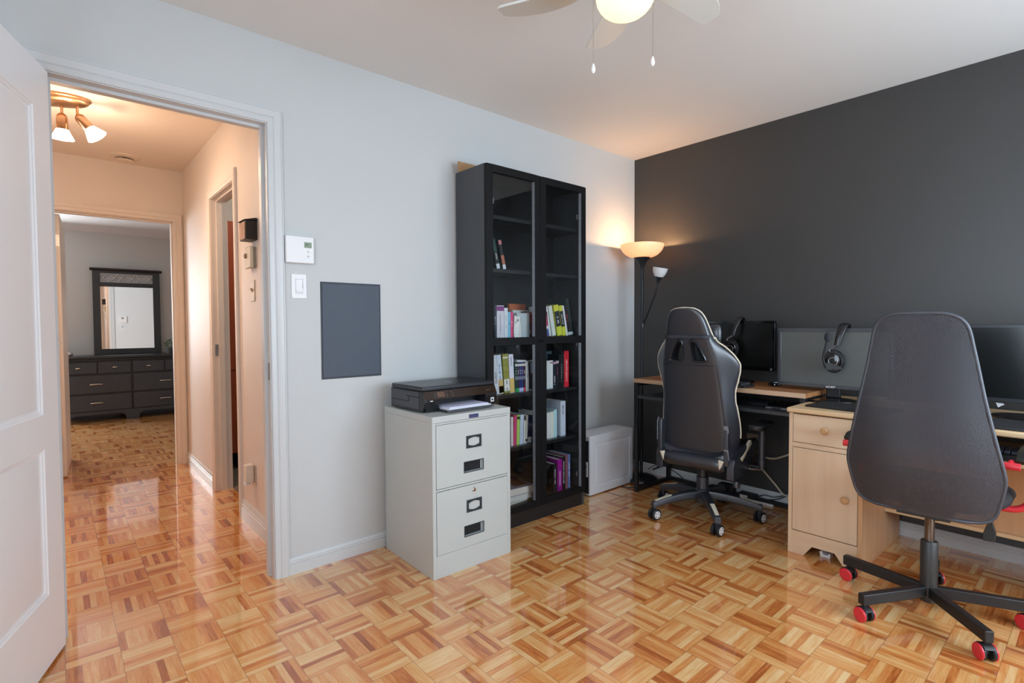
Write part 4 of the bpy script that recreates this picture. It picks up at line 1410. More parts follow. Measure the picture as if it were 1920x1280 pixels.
def headset(label, x, y, ztop, width, dy, tilt, boom, accent, spread, sc_=1.3):
    """band straddles the monitor's top edge; one cup in front of the screen, one behind"""
    h = thing('headset', label, 'headset', (x, y, ztop), group=None)
    h.rotation_euler = (0, 0, tilt)
    h.scale = (1.0, sc_, sc_)
    arc = []
    for i in range(13):
        a = PI * i / 12
        arc.append((-spread * math.cos(a), dy * (1 - abs(math.sin(a))) * 0.5 * (1 if i < 6.5 else 0.4), -0.085 + 0.085 * math.sin(a) ** 0.8))
    b = MB()
    rows = []
    for (px_, py_, pz_), i in zip(arc, range(13)):
        a = PI * i / 12
        n_ = Vector((-math.cos(a), 0, math.sin(a)))
        wv = width * (0.55 + 0.45 * math.sin(a))
        row = []
        for sx, sy in ((0.0, -1), (0.006, -0.85), (0.009, 0), (0.006, 0.85), (0.0, 1), (-0.003, 0)):
            row.append((px_ + n_.x * sx, py_ + sy * wv / 2, pz_ + n_.z * sx))
        rows.append(row)
    b.grid(rows, closed_u=True)
    b.build('headband', mat('headset_black', (26, 26, 28), 0.3, var=0.05, scale=90), h, sub=1)
    for s in (-1, 1):
        cx = s * (spread - 0.002)
        cy = dy * 0.75 if s < 0 else dy * 0.2
        MB().tube([(s * spread, cy * 0.6, -0.082), (s * (spread + 0.004), cy + (0.018 if s < 0 else 0), -0.104), (s * (spread + 0.004), cy, -0.128)], [0.005, 0.006, 0.005], 8).build('yoke', accent, h)
        cup = MB()
        cup.lathe([(0.0, -s * 0.006), (0.036, -s * 0.006), (0.044, 0.0), (0.044, s * 0.010), (0.038, s * 0.020), (0.0, s * 0.020)], 26, (0, 0, 0), 'x')
        co = cup.build('ear_cup', mat('headset_black', (26, 26, 28), 0.3), h)
        co.location = (cx - s * 0.006, cy, -0.150)
        co.scale = (1, 0.86, 1.08)
        if s < 0:
            cap = MB().lathe([(0.034, 0.0), (0.033, s * 0.004), (0.026, s * 0.007), (0.0, s * 0.008)], 26, (0, 0, 0), 'x').build('cup_cap', gloss_black, h)
            cap.location = (cx - s * 0.006 + s * 0.0195, cy, -0.150)
            cap.scale = (1, 0.86, 1.08)
            rg = MB().tube([(s * 0.0085, 0.016 * math.cos(2 * PI * k / 20), 0.016 * math.sin(2 * PI * k / 20)) for k in range(20)], 0.0012, 6, closed=True).build('cap_ring', steel, h)
            rg.location = cap.location
            fin = MB().prism([(-0.034, -0.030), (0.030, -0.036), (0.040, -0.012), (0.012, -0.004), (-0.030, -0.022)], s * 0.0, s * 0.006, 'x').build('cup_fin', mat('fin_grey', (46, 46, 46), 0.35), h)
            fin.location = (cx - s * 0.006 + s * 0.024, cy, -0.150)
    if boom:
        x0 = -(spread + 0.022)
        MB().tube(smooth_path([(x0, dy * 0.75 + 0.022, -0.178), (x0 - 0.002, dy * 0.75 + 0.034, -0.14), (x0, dy * 0.75 + 0.026, -0.09), (x0 + 0.002, dy * 0.75 + 0.022, -0.07)], 5), 0.0045, 8).build('microphone_boom', black_plastic, h)
        MB().ball((x0 + 0.002, dy * 0.75 + 0.020, -0.052), 0.020, 16, 10, (0.5, 0.62, 1.0)).build('microphone', mat('mic_foam', (36, 36, 44), 0.8), h)
    return h


headset('black headset hanging over the monitor behind the gaming chair', -0.185, -0.948, 1.194, 0.030, 0.045, R(8), False, mat('yoke_steel', (120, 124, 130), 0.25, metal=0.8), 0.062)
h2 = headset('black headset with raised microphone hanging on the grey monitor', -0.283, -1.558, 1.150, 0.040, 0.040, R(6), True, mat('yoke_steel', (120, 124, 130), 0.25, metal=0.8), 0.062)

# keyboard on the framed desk
t = thing('gaming_keyboard', 'black gaming keyboard on the framed desk beside gaming chair', 'keyboard', (-0.375, -0.872, DZ), R(-4))
MB().prism([(-0.075, -0.235), (0.045, -0.235), (0.075, -0.205), (0.075, 0.235), (-0.05, 0.235), (-0.075, 0.21)], 0.0, 0.014, 'z').build('case', black_plastic, t, bevel=0.003)
b = MB()
for i in range(5):
    for j in range(20):
        b.prism(round_poly(0.0165, 0.0165, 0.003, 2, (-0.056 + 0.0195 * i, -0.205 + 0.0208 * j)), 0.0145, 0.026, 'z')
b.build('keys', mat('key_dark', (52, 54, 58), 0.3, var=0.1), t)
MB().tube([(-0.0755, -0.21, 0.010), (-0.0755, 0.21, 0.010)], 0.0025, 6).build('wrist_edge', steel, t)
t = thing('desk_puck', 'round black puck speaker on the framed desk by the grey monitor', 'speaker', (-0.20, -1.165, DZ))
MB().lathe([(0.0, 0.0), (0.034, 0.0), (0.038, 0.006), (0.037, 0.014), (0.028, 0.019), (0.0, 0.020)], 24).build('body', gloss_black, t)
MB().lathe([(0.018, 0.0195), (0.018, 0.0225), (0.0, 0.0225)], 18).build('cap', steel, t)

# ------------------------------------------------------------------ maple desk
mp_v = wood('maple_vertical', (210, 180, 148), (222, 197, 166), 'z', 0.4, 6)
mp_h = wood('maple_horizontal', (210, 180, 148), (222, 197, 166), 'y', 0.4, 6)
mp_top = wood('maple_top', (208, 174, 132), (222, 192, 150), 'y', 0.32, 6)
mp_side = wood('maple_side', (196, 150, 108), (208, 166, 124), 'z', 0.4, 6)
knob_m = wood('knob_maple', (190, 146, 98), (206, 164, 114), 'x', 0.35, 14)
md = thing('maple_desk', 'light maple desk with drawer and cupboard under the grey monitor', 'desk', (0, 0, 0))
MX = -0.680
YL, YR = -1.432, -1.756
YEND = -2.80
MB().box(MX - 0.022, -0.024, YEND, YL + 0.006, D2Z - 0.024, D2Z).build('desk_top', mp_top, md, bevel=0.007, seg=3)
MB().box(MX, -0.024, YL - 0.018, YL, 0.0, D2Z - 0.025).build('side_panel', mp_v, md, bevel=0.001)
MB().box(MX, -0.024, YR, YR + 0.018, 0.0, D2Z - 0.025).build('side_panel', mp_side, md, bevel=0.001)
MB().box(MX, -0.024, YEND, YEND + 0.018, 0.0, D2Z - 0.025).build('side_panel', mp_side, md, bevel=0.001)
MB().box(MX + 0.02, -0.034, YR + 0.0185, YL - 0.0185, 0.118, 0.126).build('cupboard_floor', mp_h, md)
MB().box(-0.034, -0.026, YR + 0.0185, YL - 0.0185, 0.10, D2Z - 0.026).build('cupboard_back', mp_h, md)
MB().box(MX + 0.002, MX + 0.02, YR + 0.0185, YL - 0.0185, 0.541, 0.563).build('front_rail', mp_h, md)
ya, yb = YR + 0.020, YL - 0.020
dw = MB().box(MX - 0.001, MX + 0.015, ya, yb, 0.566, 0.706).build('drawer', mp_h, md, bevel=0.0015)
MB().lathe([(0.007, 0.0), (0.008, -0.010), (0.016, -0.016), (0.0175, -0.024), (0.012, -0.031), (0.0, -0.033)], 24, (MX - 0.001, -1.600, 0.640), 'x').build('knob', knob_m, dw)
dr = MB().box(MX - 0.001, MX + 0.015, ya, yb, 0.121, 0.538).build('door', mp_v, md, bevel=0.0015)
MB().lathe([(0.007, 0.0), (0.008, -0.010), (0.016, -0.016), (0.0175, -0.024), (0.012, -0.031), (0.0, -0.033)], 24, (MX - 0.001, -1.689, 0.328), 'x').build('knob', knob_m, dr)
# kick board with a cut-out
MB().prism([(yb + 0.002, 0.0), (yb + 0.002, 0.116), (ya - 0.002, 0.116), (ya - 0.002, 0.0), (ya + 0.052, 0.0), (ya + 0.092, 0.055), (yb - 0.092, 0.055), (yb - 0.052, 0.0)], MX + 0.002, MX + 0.018, 'x').build('kick_board', mp_h, md)
MB().box(MX + 0.0195, -0.034, YR + 0.0185, YL - 0.0185, 0.055, 0.11).build('cupboard_base', mp_side, md)
MB().box(MX + 0.05, -0.12, YEND + 0.0185, YR - 0.0005, 0.585, 0.601).build('keyboard_tray', mp_top, md, bevel=0.002)
for y in (YR - 0.014, YEND + 0.032):
    MB().box(-0.60, -0.15, y - 0.012, y + 0.012, 0.602, D2Z - 0.026).build('tray_runner', steel, md)
# back panel and stretcher shelf under the knee space
MB().box(-0.30, -0.284, YEND + 0.0185, YR - 0.0005, 0.222, 0.52).build('modesty_panel', mp_side, md)
MB().box(-0.318, -0.283, YEND + 0.0185, YR - 0.0005, 0.205, 0.2215).build('stretcher', mp_top, md)

t = thing('tray_keyboard', 'black keyboard on the pull-out tray of the maple desk', 'keyboard', (-0.515, -2.26, 0.601))
MB().box(-0.085, 0.075, -0.23, 0.23, 0.0, 0.026).build('case', black_plastic, t, bevel=0.004)
b = MB()
for i in range(5):
    for j in range(20):
        b.cbox((-0.055 + 0.024 * i, -0.209 + 0.022 * j, 0.032), (0.020, 0.0185, 0.012))
b.build('keys', mat('key_slate', (58, 64, 76), 0.35), t, bevel=0.0015)

t = thing('desk_mat', 'thick black desk mat at the front of the maple desk', 'mat', (-0.555, -2.24, D2Z))
MB().box(-0.125, 0.135, -0.32, 0.22, 0.0, 0.010).build('mat', mat('mat_black', (38, 38, 40), 0.6, var=0.2, scale=20, bump=0.4, bscale=60), t, bevel=0.003)
# pen tablet with row of buttons
t = thing('pen_tablet', 'black pen tablet with a row of buttons on the maple desk', 'tablet', (-0.515, -1.665, D2Z), R(-6))
MB().prism(round_poly(0.23, 0.36, 0.02, 4), 0.0, 0.008, 'z').build('body', mat('tablet_black', (22, 22, 23), 0.45, var=0.05), t, bevel=0.002)
b = MB()
for i in range(6):
    b.cbox((-0.098, 0.135 - 0.028 * i, 0.0088), (0.020, 0.018, 0.0022))
b.build('button', mat('button_black', (44, 44, 46), 0.35), t, bevel=0.001)
MB().box(-0.078, 0.10, -0.165, 0.165, 0.0079, 0.0084).build('drawing_area', mat('tablet_area', (30, 30, 31), 0.6), t)
t = thing('white_dish', 'small white ceramic dish behind the stand of grey monitor', 'dish', (-0.13, -1.66, D2Z))
MB().lathe([(0.0, 0.0), (0.030, 0.0), (0.050, 0.010), (0.055, 0.022), (0.052, 0.022), (0.046, 0.011), (0.0, 0.006)], 24).build('dish', cream_plastic, t)

# ------------------------------------------------------------------ things on the wall and floor behind the desks
t = thing('wall_outlet', 'beige wall outlet plate on the charcoal wall behind armrest', 'outlet', (0, -0.945, 0.375))
MB().box(-0.005, 0, -0.038, 0.038, -0.055, 0.055).build('plate', mat('outlet_beige', (150, 138, 122), 0.45), t, bevel=0.002)
b = MB()
for z in (-0.022, 0.022):
    b.cbox((-0.0055, 0.007, z), (0.001, 0.002, 0.010))
    b.cbox((-0.0055, -0.007, z), (0.001, 0.002, 0.010))
b.build('slot', dark_gap, t)
cable_beige = mat('cable_beige', (196, 182, 156), 0.5)
c1 = MB().tube(smooth_path([(-0.03, -0.99, 0.235), (-0.03, -1.02, 0.215), (-0.028, -1.10, 0.135), (-0.026, -1.165, 0.072), (-0.025, -1.30, 0.02), (-0.05, -1.39, 0.008)], 6), 0.0062, 8).build('beige_cable', cable_beige)
tag(c1, 'beige cable sloping down the charcoal wall to the floor', 'cable')
c1 = MB().tube(smooth_path([(-0.02, -0.96, 0.34), (-0.03, -1.03, 0.30), (-0.03, -1.09, 0.296), (-0.03, -1.16, 0.326), (-0.03, -1.30, 0.40), (-0.03, -1.40, 0.43)], 6), 0.0062, 8).build('beige_cable', cable_beige)
tag(c1, 'beige cable sagging along the wall above the sloping one', 'cable')
cable_black = mat('cable_black', (22, 22, 24), 0.5)
c1 = MB().tube(smooth_path([(-0.03, -1.17, 0.075), (-0.04, -1.12, 0.045), (-0.05, -1.06, 0.03), (-0.06, -1.00, 0.026), (-0.05, -1.04, 0.055), (-0.035, -1.10, 0.052), (-0.028, -1.16, 0.076)], 6), 0.003, 6).build('black_cable', cable_black)
tag(c1, 'looped thin black cable in front of the baseboard by the maple desk', 'cable')
c1 = MB().tube(smooth_path([(-0.10, -0.20, 0.060), (-0.05, -0.26, 0.10), (-0.03, -0.33, 0.085), (-0.03, -0.42, 0.05), (-0.05, -0.52, 0.008), (-0.04, -0.66, 0.008), (-0.05, -0.73, 0.012)], 6), 0.003, 6).build('black_cable', cable_black)
tag(c1, 'thin black lead running from the lamp base along the baseboard', 'cable')
c1 = MB().tube(smooth_path([(-0.30, -0.34, 0.006), (-0.39, -0.30, 0.006), (-0.435, -0.27, 0.006), (-0.445, -0.225, 0.006), (-0.40, -0.20, 0.006), (-0.33, -0.19, 0.006)], 6), 0.003, 6).build('black_cable', cable_black)
tag(c1, 'black lead looping round the front leg of the framed desk', 'cable')
t = thing('cable_plug', 'black cable plug with orange end lying over the lamp base', 'plug', (-0.09, -0.30, 0.098))
MB().tube([(-0.05, 0.03, -0.02), (0, 0, 0), (0.006, -0.004, 0.003)], [0.006, 0.007, 0.005], 8).build('body', black_plastic, t)
MB().ball((0.012, -0.007, 0.005), 0.009, 10, 8).build('tip', mat('orange_tip', (206, 150, 52), 0.4), t)
t = thing('power_adapter', 'black power adapter standing against the baseboard behind chair base', 'adapter', (-0.055, -0.80, 0.0))
MB().box(-0.03, 0.03, -0.05, 0.05, 0.012, 0.075).build('body', black_plastic, t, bevel=0.004)
MB().box(-0.02, 0.02, -0.04, 0.04, 0.0, 0.012).build('foot', black_plastic, t)
t = thing('power_adapter', 'black power adapter with white label lying on the power strip', 'adapter', (-0.055, -0.945, 0.0142))
MB().box(-0.025, 0.025, -0.055, 0.055, 0.0, 0.034).build('body', black_plastic, t, bevel=0.006)
MB().box(-0.0256, -0.0252, -0.005, 0.046, 0.006, 0.020).build('label_sticker', paper_white, t)
t = thing('power_strip', 'white power strip on the floor along the charcoal wall', 'power strip', (-0.055, -0.93, 0.0))
MB().box(-0.024, 0.024, -0.18, 0.18, 0.0, 0.014).build('body', white_plastic, t, bevel=0.004)
b = MB()
for i in range(5):
    b.cbox((0, -0.14 + 0.022 * i, 0.0143), (0.016, 0.008, 0.001))
b.build('socket', dark_gap, t)
t = thing('white_clip', 'small white plastic piece lying under the maple cupboard', 'clip', (-0.60, -1.585, 0.0))
MB().prism([(-0.022, 0.0), (0.022, 0.0), (0.026, 0.022), (0.014, 0.028), (0.008, 0.012), (-0.010, 0.012), (-0.022, 0.026)], -0.02, 0.02, 'x').build('body', white_plastic, t)
# ------------------------------------------------------------------ gaming chair
leather = mat('black_leather', (31, 36, 46), 0.36, var=0.05, scale=14, bump=0.12, bscale=420, spec=1.0)
nylon = mat('black_nylon', (38, 41, 49), 0.40, var=0.04, scale=60, bump=0.06, bscale=800, spec=0.9)
cream = mat('cream_piping', (214, 206, 186), 0.5, var=0.02)
tyre = mat('tyre_black', (24, 25, 28), 0.5)


def caster(parent, x, y, face, rw, wheel_m, cap_m, hood_m, hood, gap=0.011, ww=0.016):
    """twin wheel caster; wheels roll along direction face"""
    c = thing('caster', None, None)
    c.parent = parent
    c.location = (x, y, rw)
    c.rotation_euler = (0, 0, face)
    for s in (-1, 1):
        y0 = s * gap
        y1 = s * (gap + ww)
        MB().lathe([(0.0, y0), (rw * 0.86, y0), (rw, y0 + s * 0.003), (rw, y1 - s * 0.004), (rw * 0.86, y1 - s * 0.0005), (0.0, y1)], 24, (0, 0, 0), 'y').build('wheel', wheel_m, c)
        if cap_m and hood:
            MB().lathe([(0.0, y1 - s * 0.004), (rw + 0.0005, y1 - s * 0.004), (rw + 0.0008, y1), (rw * 0.9, y1 + s * 0.003), (0.0, y1 + s * 0.004)], 24, (0, 0, 0), 'y').build('wheel_disc', cap_m, c)
        elif cap_m:
            MB().lathe([(rw * 0.68, y1 - s * 0.0002), (rw * 0.66, y1 + s * 0.0014), (rw * 0.25, y1 + s * 0.0022), (0.0, y1 + s * 0.0022)], 20, (0, 0, 0), 'y').build('hub_cap', cap_m, c)
            d = MB()
            for k in range(5):
                a = 2 * PI * k / 5
                d.cbox((rw * 0.44 * math.cos(a), y1 + s * 0.0021, rw * 0.44 * math.sin(a)), (rw * 0.18, 0.0006, rw * 0.18))
            d.build('hub_slot', dark_gap, c)
    hb = MB()
    if hood:
        pts = []
        for i in range(9):
            a = R(-15 + 160 * i / 8)
            pts.append(((rw + 0.004) * math.cos(a), (rw + 0.004) * math.sin(a)))
        pts2 = [(p[0] * 0.86, p[1] * 0.86) for p in pts[::-1]]
        hb.prism(pts + pts2, -(gap + ww * 0.55), gap + ww * 0.55, 'y')
    hb.box(-0.008, 0.008, -gap + 0.001, gap - 0.001, -0.004, rw * 0.95)
    hb.cyl((0, 0, rw * 0.9), 0.0075, 0.020, 12)
    hb.build('fork', hood_m, c, bevel=0.001)
    return c


gc = thing('gaming_chair', 'black leather gaming chair with cream piping at the framed desk', 'chair', (-0.535, -0.885, 0), R(5))
rb = 0.315
for k in range(5):
    a = R(2 + 72 * k)
    lg = MB()
    rows = []
    for i in range(9):
        t_ = i / 8
        r = 0.020 + (rb + 0.014 - 0.020) * t_
        zt = 0.158 - 0.052 * t_ ** 2.0
        hh = 0.050 - 0.014 * t_
        wv = 0.030 - 0.009 * t_
        rows.append([(r, -wv * 0.72, zt), (r, wv * 0.72, zt), (r, wv, zt - hh * 0.55), (r, wv * 0.8, zt - hh), (r, -wv * 0.8, zt - hh), (r, -wv, zt - hh * 0.55)])
    lg.grid(rows, closed_u=True)
    lg.add(rows[0], [tuple(range(6))])
    lg.add(rows[-1], [tuple(range(6))])
    lo = lg.build('leg', nylon, gc, bevel=0.004, seg=2)
    lo.rotation_euler = (0, 0, a)
    ins = MB()
    r0, r1 = rb * 0.66, rb * 0.985
    z0 = 0.158 - 0.052 * ((r0 - 0.02) / (rb - 0.006)) ** 2 + 0.0003
    z1 = 0.158 - 0.052 * ((r1 - 0.02) / (rb - 0.006)) ** 2 + 0.0003
    ins.add([(r0, -0.011, z0), (r0, 0.013, z0), (r1, 0.011, z1), (r1, -0.010, z1), (r0, -0.011, z0 + 0.002), (r0, 0.013, z0 + 0.002), (r1, 0.011, z1 + 0.002), (r1, -0.010, z1 + 0.002)],
            [(0, 1, 2, 3), (4, 5, 6, 7), (0, 1, 5, 4), (1, 2, 6, 5), (2, 3, 7, 6), (3, 0, 4, 7)])
    io = ins.build('inlay', cream, lo)
    caster(gc, rb * math.cos(a), rb * math.sin(a), R((-12, -4, -16, -8, -14)[k]), 0.033, tyre, mat('cap_white', (222, 222, 222), 0.35), nylon, False, 0.010, 0.015)
MB().lathe([(0.0, 0.085), (0.042, 0.085), (0.046, 0.10), (0.046, 0.150), (0.040, 0.165), (0.035, 0.168), (0.035, 0.238), (0.033, 0.240), (0.0, 0.240)], 28).build('hub', nylon, gc)
MB().lathe([(0.029, 0.238), (0.029, 0.288), (0.016, 0.289), (0.016, 0.325)], 24).build('gas_column', mat('column_black', (30, 31, 34), 0.35), gc)
base_parts = {o.name for o in gc.children}
b = MB().box(-0.10, 0.10, -0.07, 0.07, 0.322, 0.342)
b.build('tilt_plate', black_metal, gc)
MB().tube([(0.0, -0.05, 0.328), (0.02, -0.25, 0.322), (0.02, -0.30, 0.330)], 0.006, 8).build('tilt_lever', chrome, gc)

# seat cushion: a rounded slab with raised side bolsters, rear roll facing the viewer
rows = []
for i in range(15):
    x = -0.235 + 0.53 * i / 14
    t_ = i / 14
    e = min(1.0, min(t_, 1 - t_) * 9 + 0.35)
    hw = 0.205 + 0.035 * math.sin(PI * min(1, t_ * 1.1)) - (0.02 if i in (0, 14) else 0)
    zc = 0.345
    zt = zc + 0.085 * e
    row = []
    for s, z in ((-1.0, zc), (-1.0, zt + 0.022), (-0.90, zt + 0.040), (-0.66, zt + 0.010), (0, zt), (0.66, zt + 0.010), (0.90, zt + 0.040), (1.0, zt + 0.022), (1.0, zc), (0.5, zc - 0.004), (-0.5, zc - 0.004)):
        row.append((x, s * hw, z))
    rows.append(row)
b = MB().grid(rows, closed_u=True)
b.add(rows[0], [tuple(range(11))])
b.add(rows[-1], [tuple(range(11))])
b.build('seat', leather, gc, sub=2)

MB().tube([(-0.207, -0.186 + 0.372 * i / 12, 0.372) for i in range(13)], [0.030] + [0.044] * 11 + [0.030], 16, flat=1.0).build('rear_roll', leather, gc, bevel=0.006)

# backrest: lofted shell with forward wings and a narrow head
zs = [0.395, 0.46, 0.55, 0.64, 0.72, 0.80, 0.87, 0.915, 0.955, 1.00, 1.045, 1.08, 1.12, 1.17, 1.21, 1.235, 1.246]
pn = [0.176, 0.190, 0.187, 0.181, 0.175, 0.169, 0.164, 0.160, 0.155, 0.147, 0.136, 0.127, 0.119, 0.108, 0.092, 0.070, 0.036]
wg = [0.188, 0.228, 0.242, 0.232, 0.216, 0.220, 0.243, 0.255, 0.248, 0.214, 0.162, 0.137, 0.126, 0.115, 0.098, 0.075, 0.038]
fw = [0.050, 0.080, 0.095, 0.092, 0.088, 0.090, 0.100, 0.104, 0.096, 0.075, 0.060, 0.052, 0.048, 0.046, 0.042, 0.036, 0.028]
xr = [-0.195 - 0.165 * ((z - 0.395) / 0.85) ** 1.15 + 0.018 * math.sin(PI * (z - 0.395) / 0.85) for z in zs]
rows = []
for z, p, w_, f_, x in zip(zs, pn, wg, fw, xr):
    row = []
    for y, dx in ((0, 0), (0.55 * p, 0.001), (0.93 * p, 0.004), (p + 0.004, 0.016), (p + (w_ - p) * 0.5 + 0.004, 0.016 + (f_ - 0.016) * 0.55), (w_, f_), (w_ - 0.014, f_ + 0.016), (p * 0.85, f_ * 0.80 + 0.010), (p * 0.5, f_ * 0.55 + 0.035), (0, f_ * 0.5 + 0.036)):
        row.append((x + dx, y, z))
    full = row + [(q_[0], -q_[1], q_[2]) for q_ in row[-2:0:-1]]
    rows.append(full)
b = MB().grid(rows, closed_u=True)
b.add(rows[0], [tuple(range(len(rows[0])))])
b.add(rows[-1], [tuple(range(len(rows[-1])))])
back = b.build('backrest', leather, gc, sub=2)
# two slanted pass-through openings below the head with glossy rims


def back_x(z):
    for i in range(len(zs) - 1):
        if zs[i] <= z <= zs[i + 1]:
            t_ = (z - zs[i]) / (zs[i + 1] - zs[i])
            return xr[i] * (1 - t_) + xr[i + 1] * t_
    return xr[-1]


def carve(o, cutters):
    """cut the openings for good and drop the cutting shapes"""
    for c_ in cutters:
        md = o.modifiers.new('cut', 'BOOLEAN')
        md.operation = 'DIFFERENCE'
        md.solver = 'EXACT'
        md.object = c_
    bpy.context.view_layer.update()
    dg = bpy.context.evaluated_depsgraph_get()
    me = bpy.data.meshes.new_from_object(o.evaluated_get(dg))
    o.modifiers.clear()
    o.data = me
    me.shade_smooth()
    me.set_sharp_from_angle(angle=R(45))
    for c_ in cutters:
        bpy.data.objects.remove(c_)


rim_m = mat('rim_black', (34, 36, 42), 0.16, var=0.03)
cutters = []
for s in (-1, 1):
    base_pts = [(0.024, 1.048), (0.058, 1.050), (0.100, 0.966), (0.091, 0.952), (0.038, 0.952), (0.029, 0.962)]
    sp = smooth_path([(0, y * s, z) for y, z in base_pts], 4, True)
    ring = [(back_x(p[2]) - 0.001, p[1], p[2]) for p in sp]
    n_ = len(ring)
    cy = sum(p[1] for p in ring) / n_
    cz = sum(p[2] for p in ring) / n_
    cutters.append(MB().prism([(cy + (p[1] - cy) * 0.93, cz + (p[2] - cz) * 0.93) for p in sp], -0.60, 0.10, 'x').build('cutter', rim_m, gc, smooth=False))
    rm = MB()
    secs = []
    for sc, dx in ((1.22, 0.006), (1.20, -0.005), (1.08, -0.010), (0.98, -0.008), (0.93, 0.000), (0.92, 0.045)):
        secs.append([(p[0] + dx, cy + (p[1] - cy) * sc, cz + (p[2] - cz) * sc) for p in ring])
    rm.grid(secs, closed_u=True)
    rm.build('opening_rim', rim_m, gc)
carve(back, cutters)
# cream piping following the edge of wings and head
pp_ = []
bv = [v.co for v in back.data.vertices]
for z in [0.52 + 0.0245 * i for i in range(24)]:
    near = [v for v in bv if abs(v.z - z) < 0.014 and v.y > 0]
    m_ = max(near, key=lambda v: v.y)
    pp_.append((m_.x + 0.002, m_.y + 0.0005, z))
for i in range(1, 9):
    a = R(90 * i / 9)
    m_ = max((v for v in bv if v.y > -0.002 and v.z > 1.08), key=lambda v: v.y * math.cos(a) + (v.z - 1.10) * math.sin(a))
    pp_.append((m_.x + 0.004, m_.y + 0.0005, m_.z + 0.0005))
left = smooth_path(pp_, 3)
right = [(p[0], -p[1], p[2]) for p in left]
topz = (xr[-1] + 0.016, 0.0, max(v.z for v in bv) + 0.001)
MB().tube(left + [topz] + right[::-1], 0.0045, 8).build('piping', cream, gc)
# seams of the rear panel
for s in (-1, 1):
    MB().tube([(x + 0.0055, s * (p * 0.965 + 0.002), z) for z, p, x in zip(zs[0:9], pn, xr)], 0.0018, 6).build('seam', rim_m, gc)
MB().tube([(back_x(0.925) - 0.0002, -0.148 + 0.296 * i / 10, 0.925) for i in range(11)], 0.0016, 6).build('seam', rim_m, gc)
# head pillow with its strap round the back
zst = 1.085
hwS = 0.134
loop = [(back_x(zst) - 0.004, -hwS * 0.90 + hwS * 1.8 * i / 8, zst) for i in range(9)]
loop += [(back_x(zst) + 0.045, hwS + 0.004, zst - 0.004), (back_x(zst) + 0.085, hwS - 0.01, zst - 0.004), (back_x(zst) + 0.085, -hwS + 0.01, zst - 0.004), (back_x(zst) + 0.045, -hwS - 0.004, zst - 0.004)]
b = MB()
hs = 0.0115
rows = [[(p[0], p[1], p[2] - hs) for p in loop], [(p[0], p[1], p[2] + hs) for p in loop]]
b.grid(rows, closed_u=True)
b.build('pillow_strap', mat('strap_black', (48, 52, 60), 0.6, bump=0.2, bscale=900), gc, solid=0.003, offset=0)
pil = MB()
rows = []
for i in range(9):
    y = -0.158 + 0.316 * i / 8
    e = math.sin(PI * (i + 0.5) / 9) ** 0.4
    rows.append([(back_x(1.10) + 0.12 + 0.035 * e * math.cos(2 * PI * k / 10), y, 1.098 + (0.058 - 0.012 * e + 0.014 * abs(i - 4) / 4) * math.sin(2 * PI * k / 10)) for k in range(10)])
pil.grid(rows, closed_u=True)
pil.add(rows[0], [tuple(range(10))])
pil.add(rows[-1], [tuple(range(10))])
pil.build('head_pillow', leather, gc, sub=1)
# recline brackets, seat-side shells and armrests
for s in (-1, 1):
    br = MB()
    br.prism([(-0.235, 0.375), (-0.175, 0.370), (-0.150, 0.40), (-0.165, 0.45), (-0.195, 0.50), (-0.205, 0.585), (-0.228, 0.600), (-0.238, 0.58), (-0.240, 0.46)], s * 0.184, s * 0.208, 'y')
    br.build('recline_bracket', nylon, gc, bevel=0.005)
    sd = MB()
    sd.prism([(-0.215, 0.295), (-0.06, 0.300), (0.06, 0.330), (0.06, 0.40), (-0.02, 0.425), (-0.12, 0.395), (-0.16, 0.41), (-0.20, 0.41), (-0.215, 0.38)], s * 0.190, s * 0.232, 'y')
    sd.build('side_cover', nylon, gc, bevel=0.006)
    st = MB().prism([(-0.108, 0.402), (-0.095, 0.384), (0.050, 0.462), (0.040, 0.484)], s * 0.216, s * 0.236, 'y')
    st.build('seat_stripe', cream, gc, bevel=0.003)
    if s > 0:
        MB().tube([(-0.242, s * 0.209, 0.47), (-0.2415, s * 0.209, 0.58), (-0.229, s * 0.209, 0.602)], 0.0018, 6).build('bracket_accent', mat('accent_grey', (132, 140, 152), 0.3), gc)
    if s < 0:
        MB().prism([(-0.245, 0.60), (-0.2385, 0.60), (-0.2265, 0.565), (-0.233, 0.56)], s * 0.188, s * 0.210, 'y').build('bracket_accent', mat('accent_grey', (132, 140, 152), 0.3), gc)
    if s < 0:
        MB().prism([(-0.242, 0.470), (-0.236, 0.470), (-0.219, 0.412), (-0.226, 0.408)], s * 0.188, s * 0.2105, 'y').build('bracket_accent', mat('accent_grey', (132, 140, 152), 0.3), gc)
    cz = MB().prism([(0.160 * s, 0.410), (0.190 * s, 0.404), (0.166 * s, 0.352)], -0.251, -0.236, 'x')
    cz.build('corner_patch', cream, gc, bevel=0.004)
    ay = 0.235 if s > 0 else -0.297
    ar = MB().box(-0.005, 0.065, min(s * 0.18, ay), max(s * 0.18, ay), 0.335, 0.352)
    ar.build('arm_bracket', black_metal, gc, bevel=0.003)
    MB().lathe([(0.0, 0.33), (0.021, 0.33), (0.023, 0.345), (0.023, 0.385), (0.020, 0.388), (0.020, 0.565), (0.0, 0.565)], 20, (0.030, ay, 0)).build('arm_post', nylon, gc)
    ap = MB().prism(round_poly(0.235, 0.085, 0.036, 5, (0.020 if s < 0 else 0.06, ay)), 0.565, 0.594, 'z')
    ap.build('arm_pad', mat('pad_black', (34, 36, 42), 0.3), gc, bevel=0.008, seg=3)
MB().lathe([(0.0, 0.0), (0.019, 0.004), (0.022, 0.020), (0.014, 0.040), (0.0, 0.046)], 18, (-0.02, -0.175, 0.205)).build('tension_knob', mat('knob_smoke', (90, 92, 96), 0.2, metal=0.4), gc)
MB().cyl((-0.02, -0.175, 0.250), 0.006, 0.075, 10).build('knob_stem', black_metal, gc)

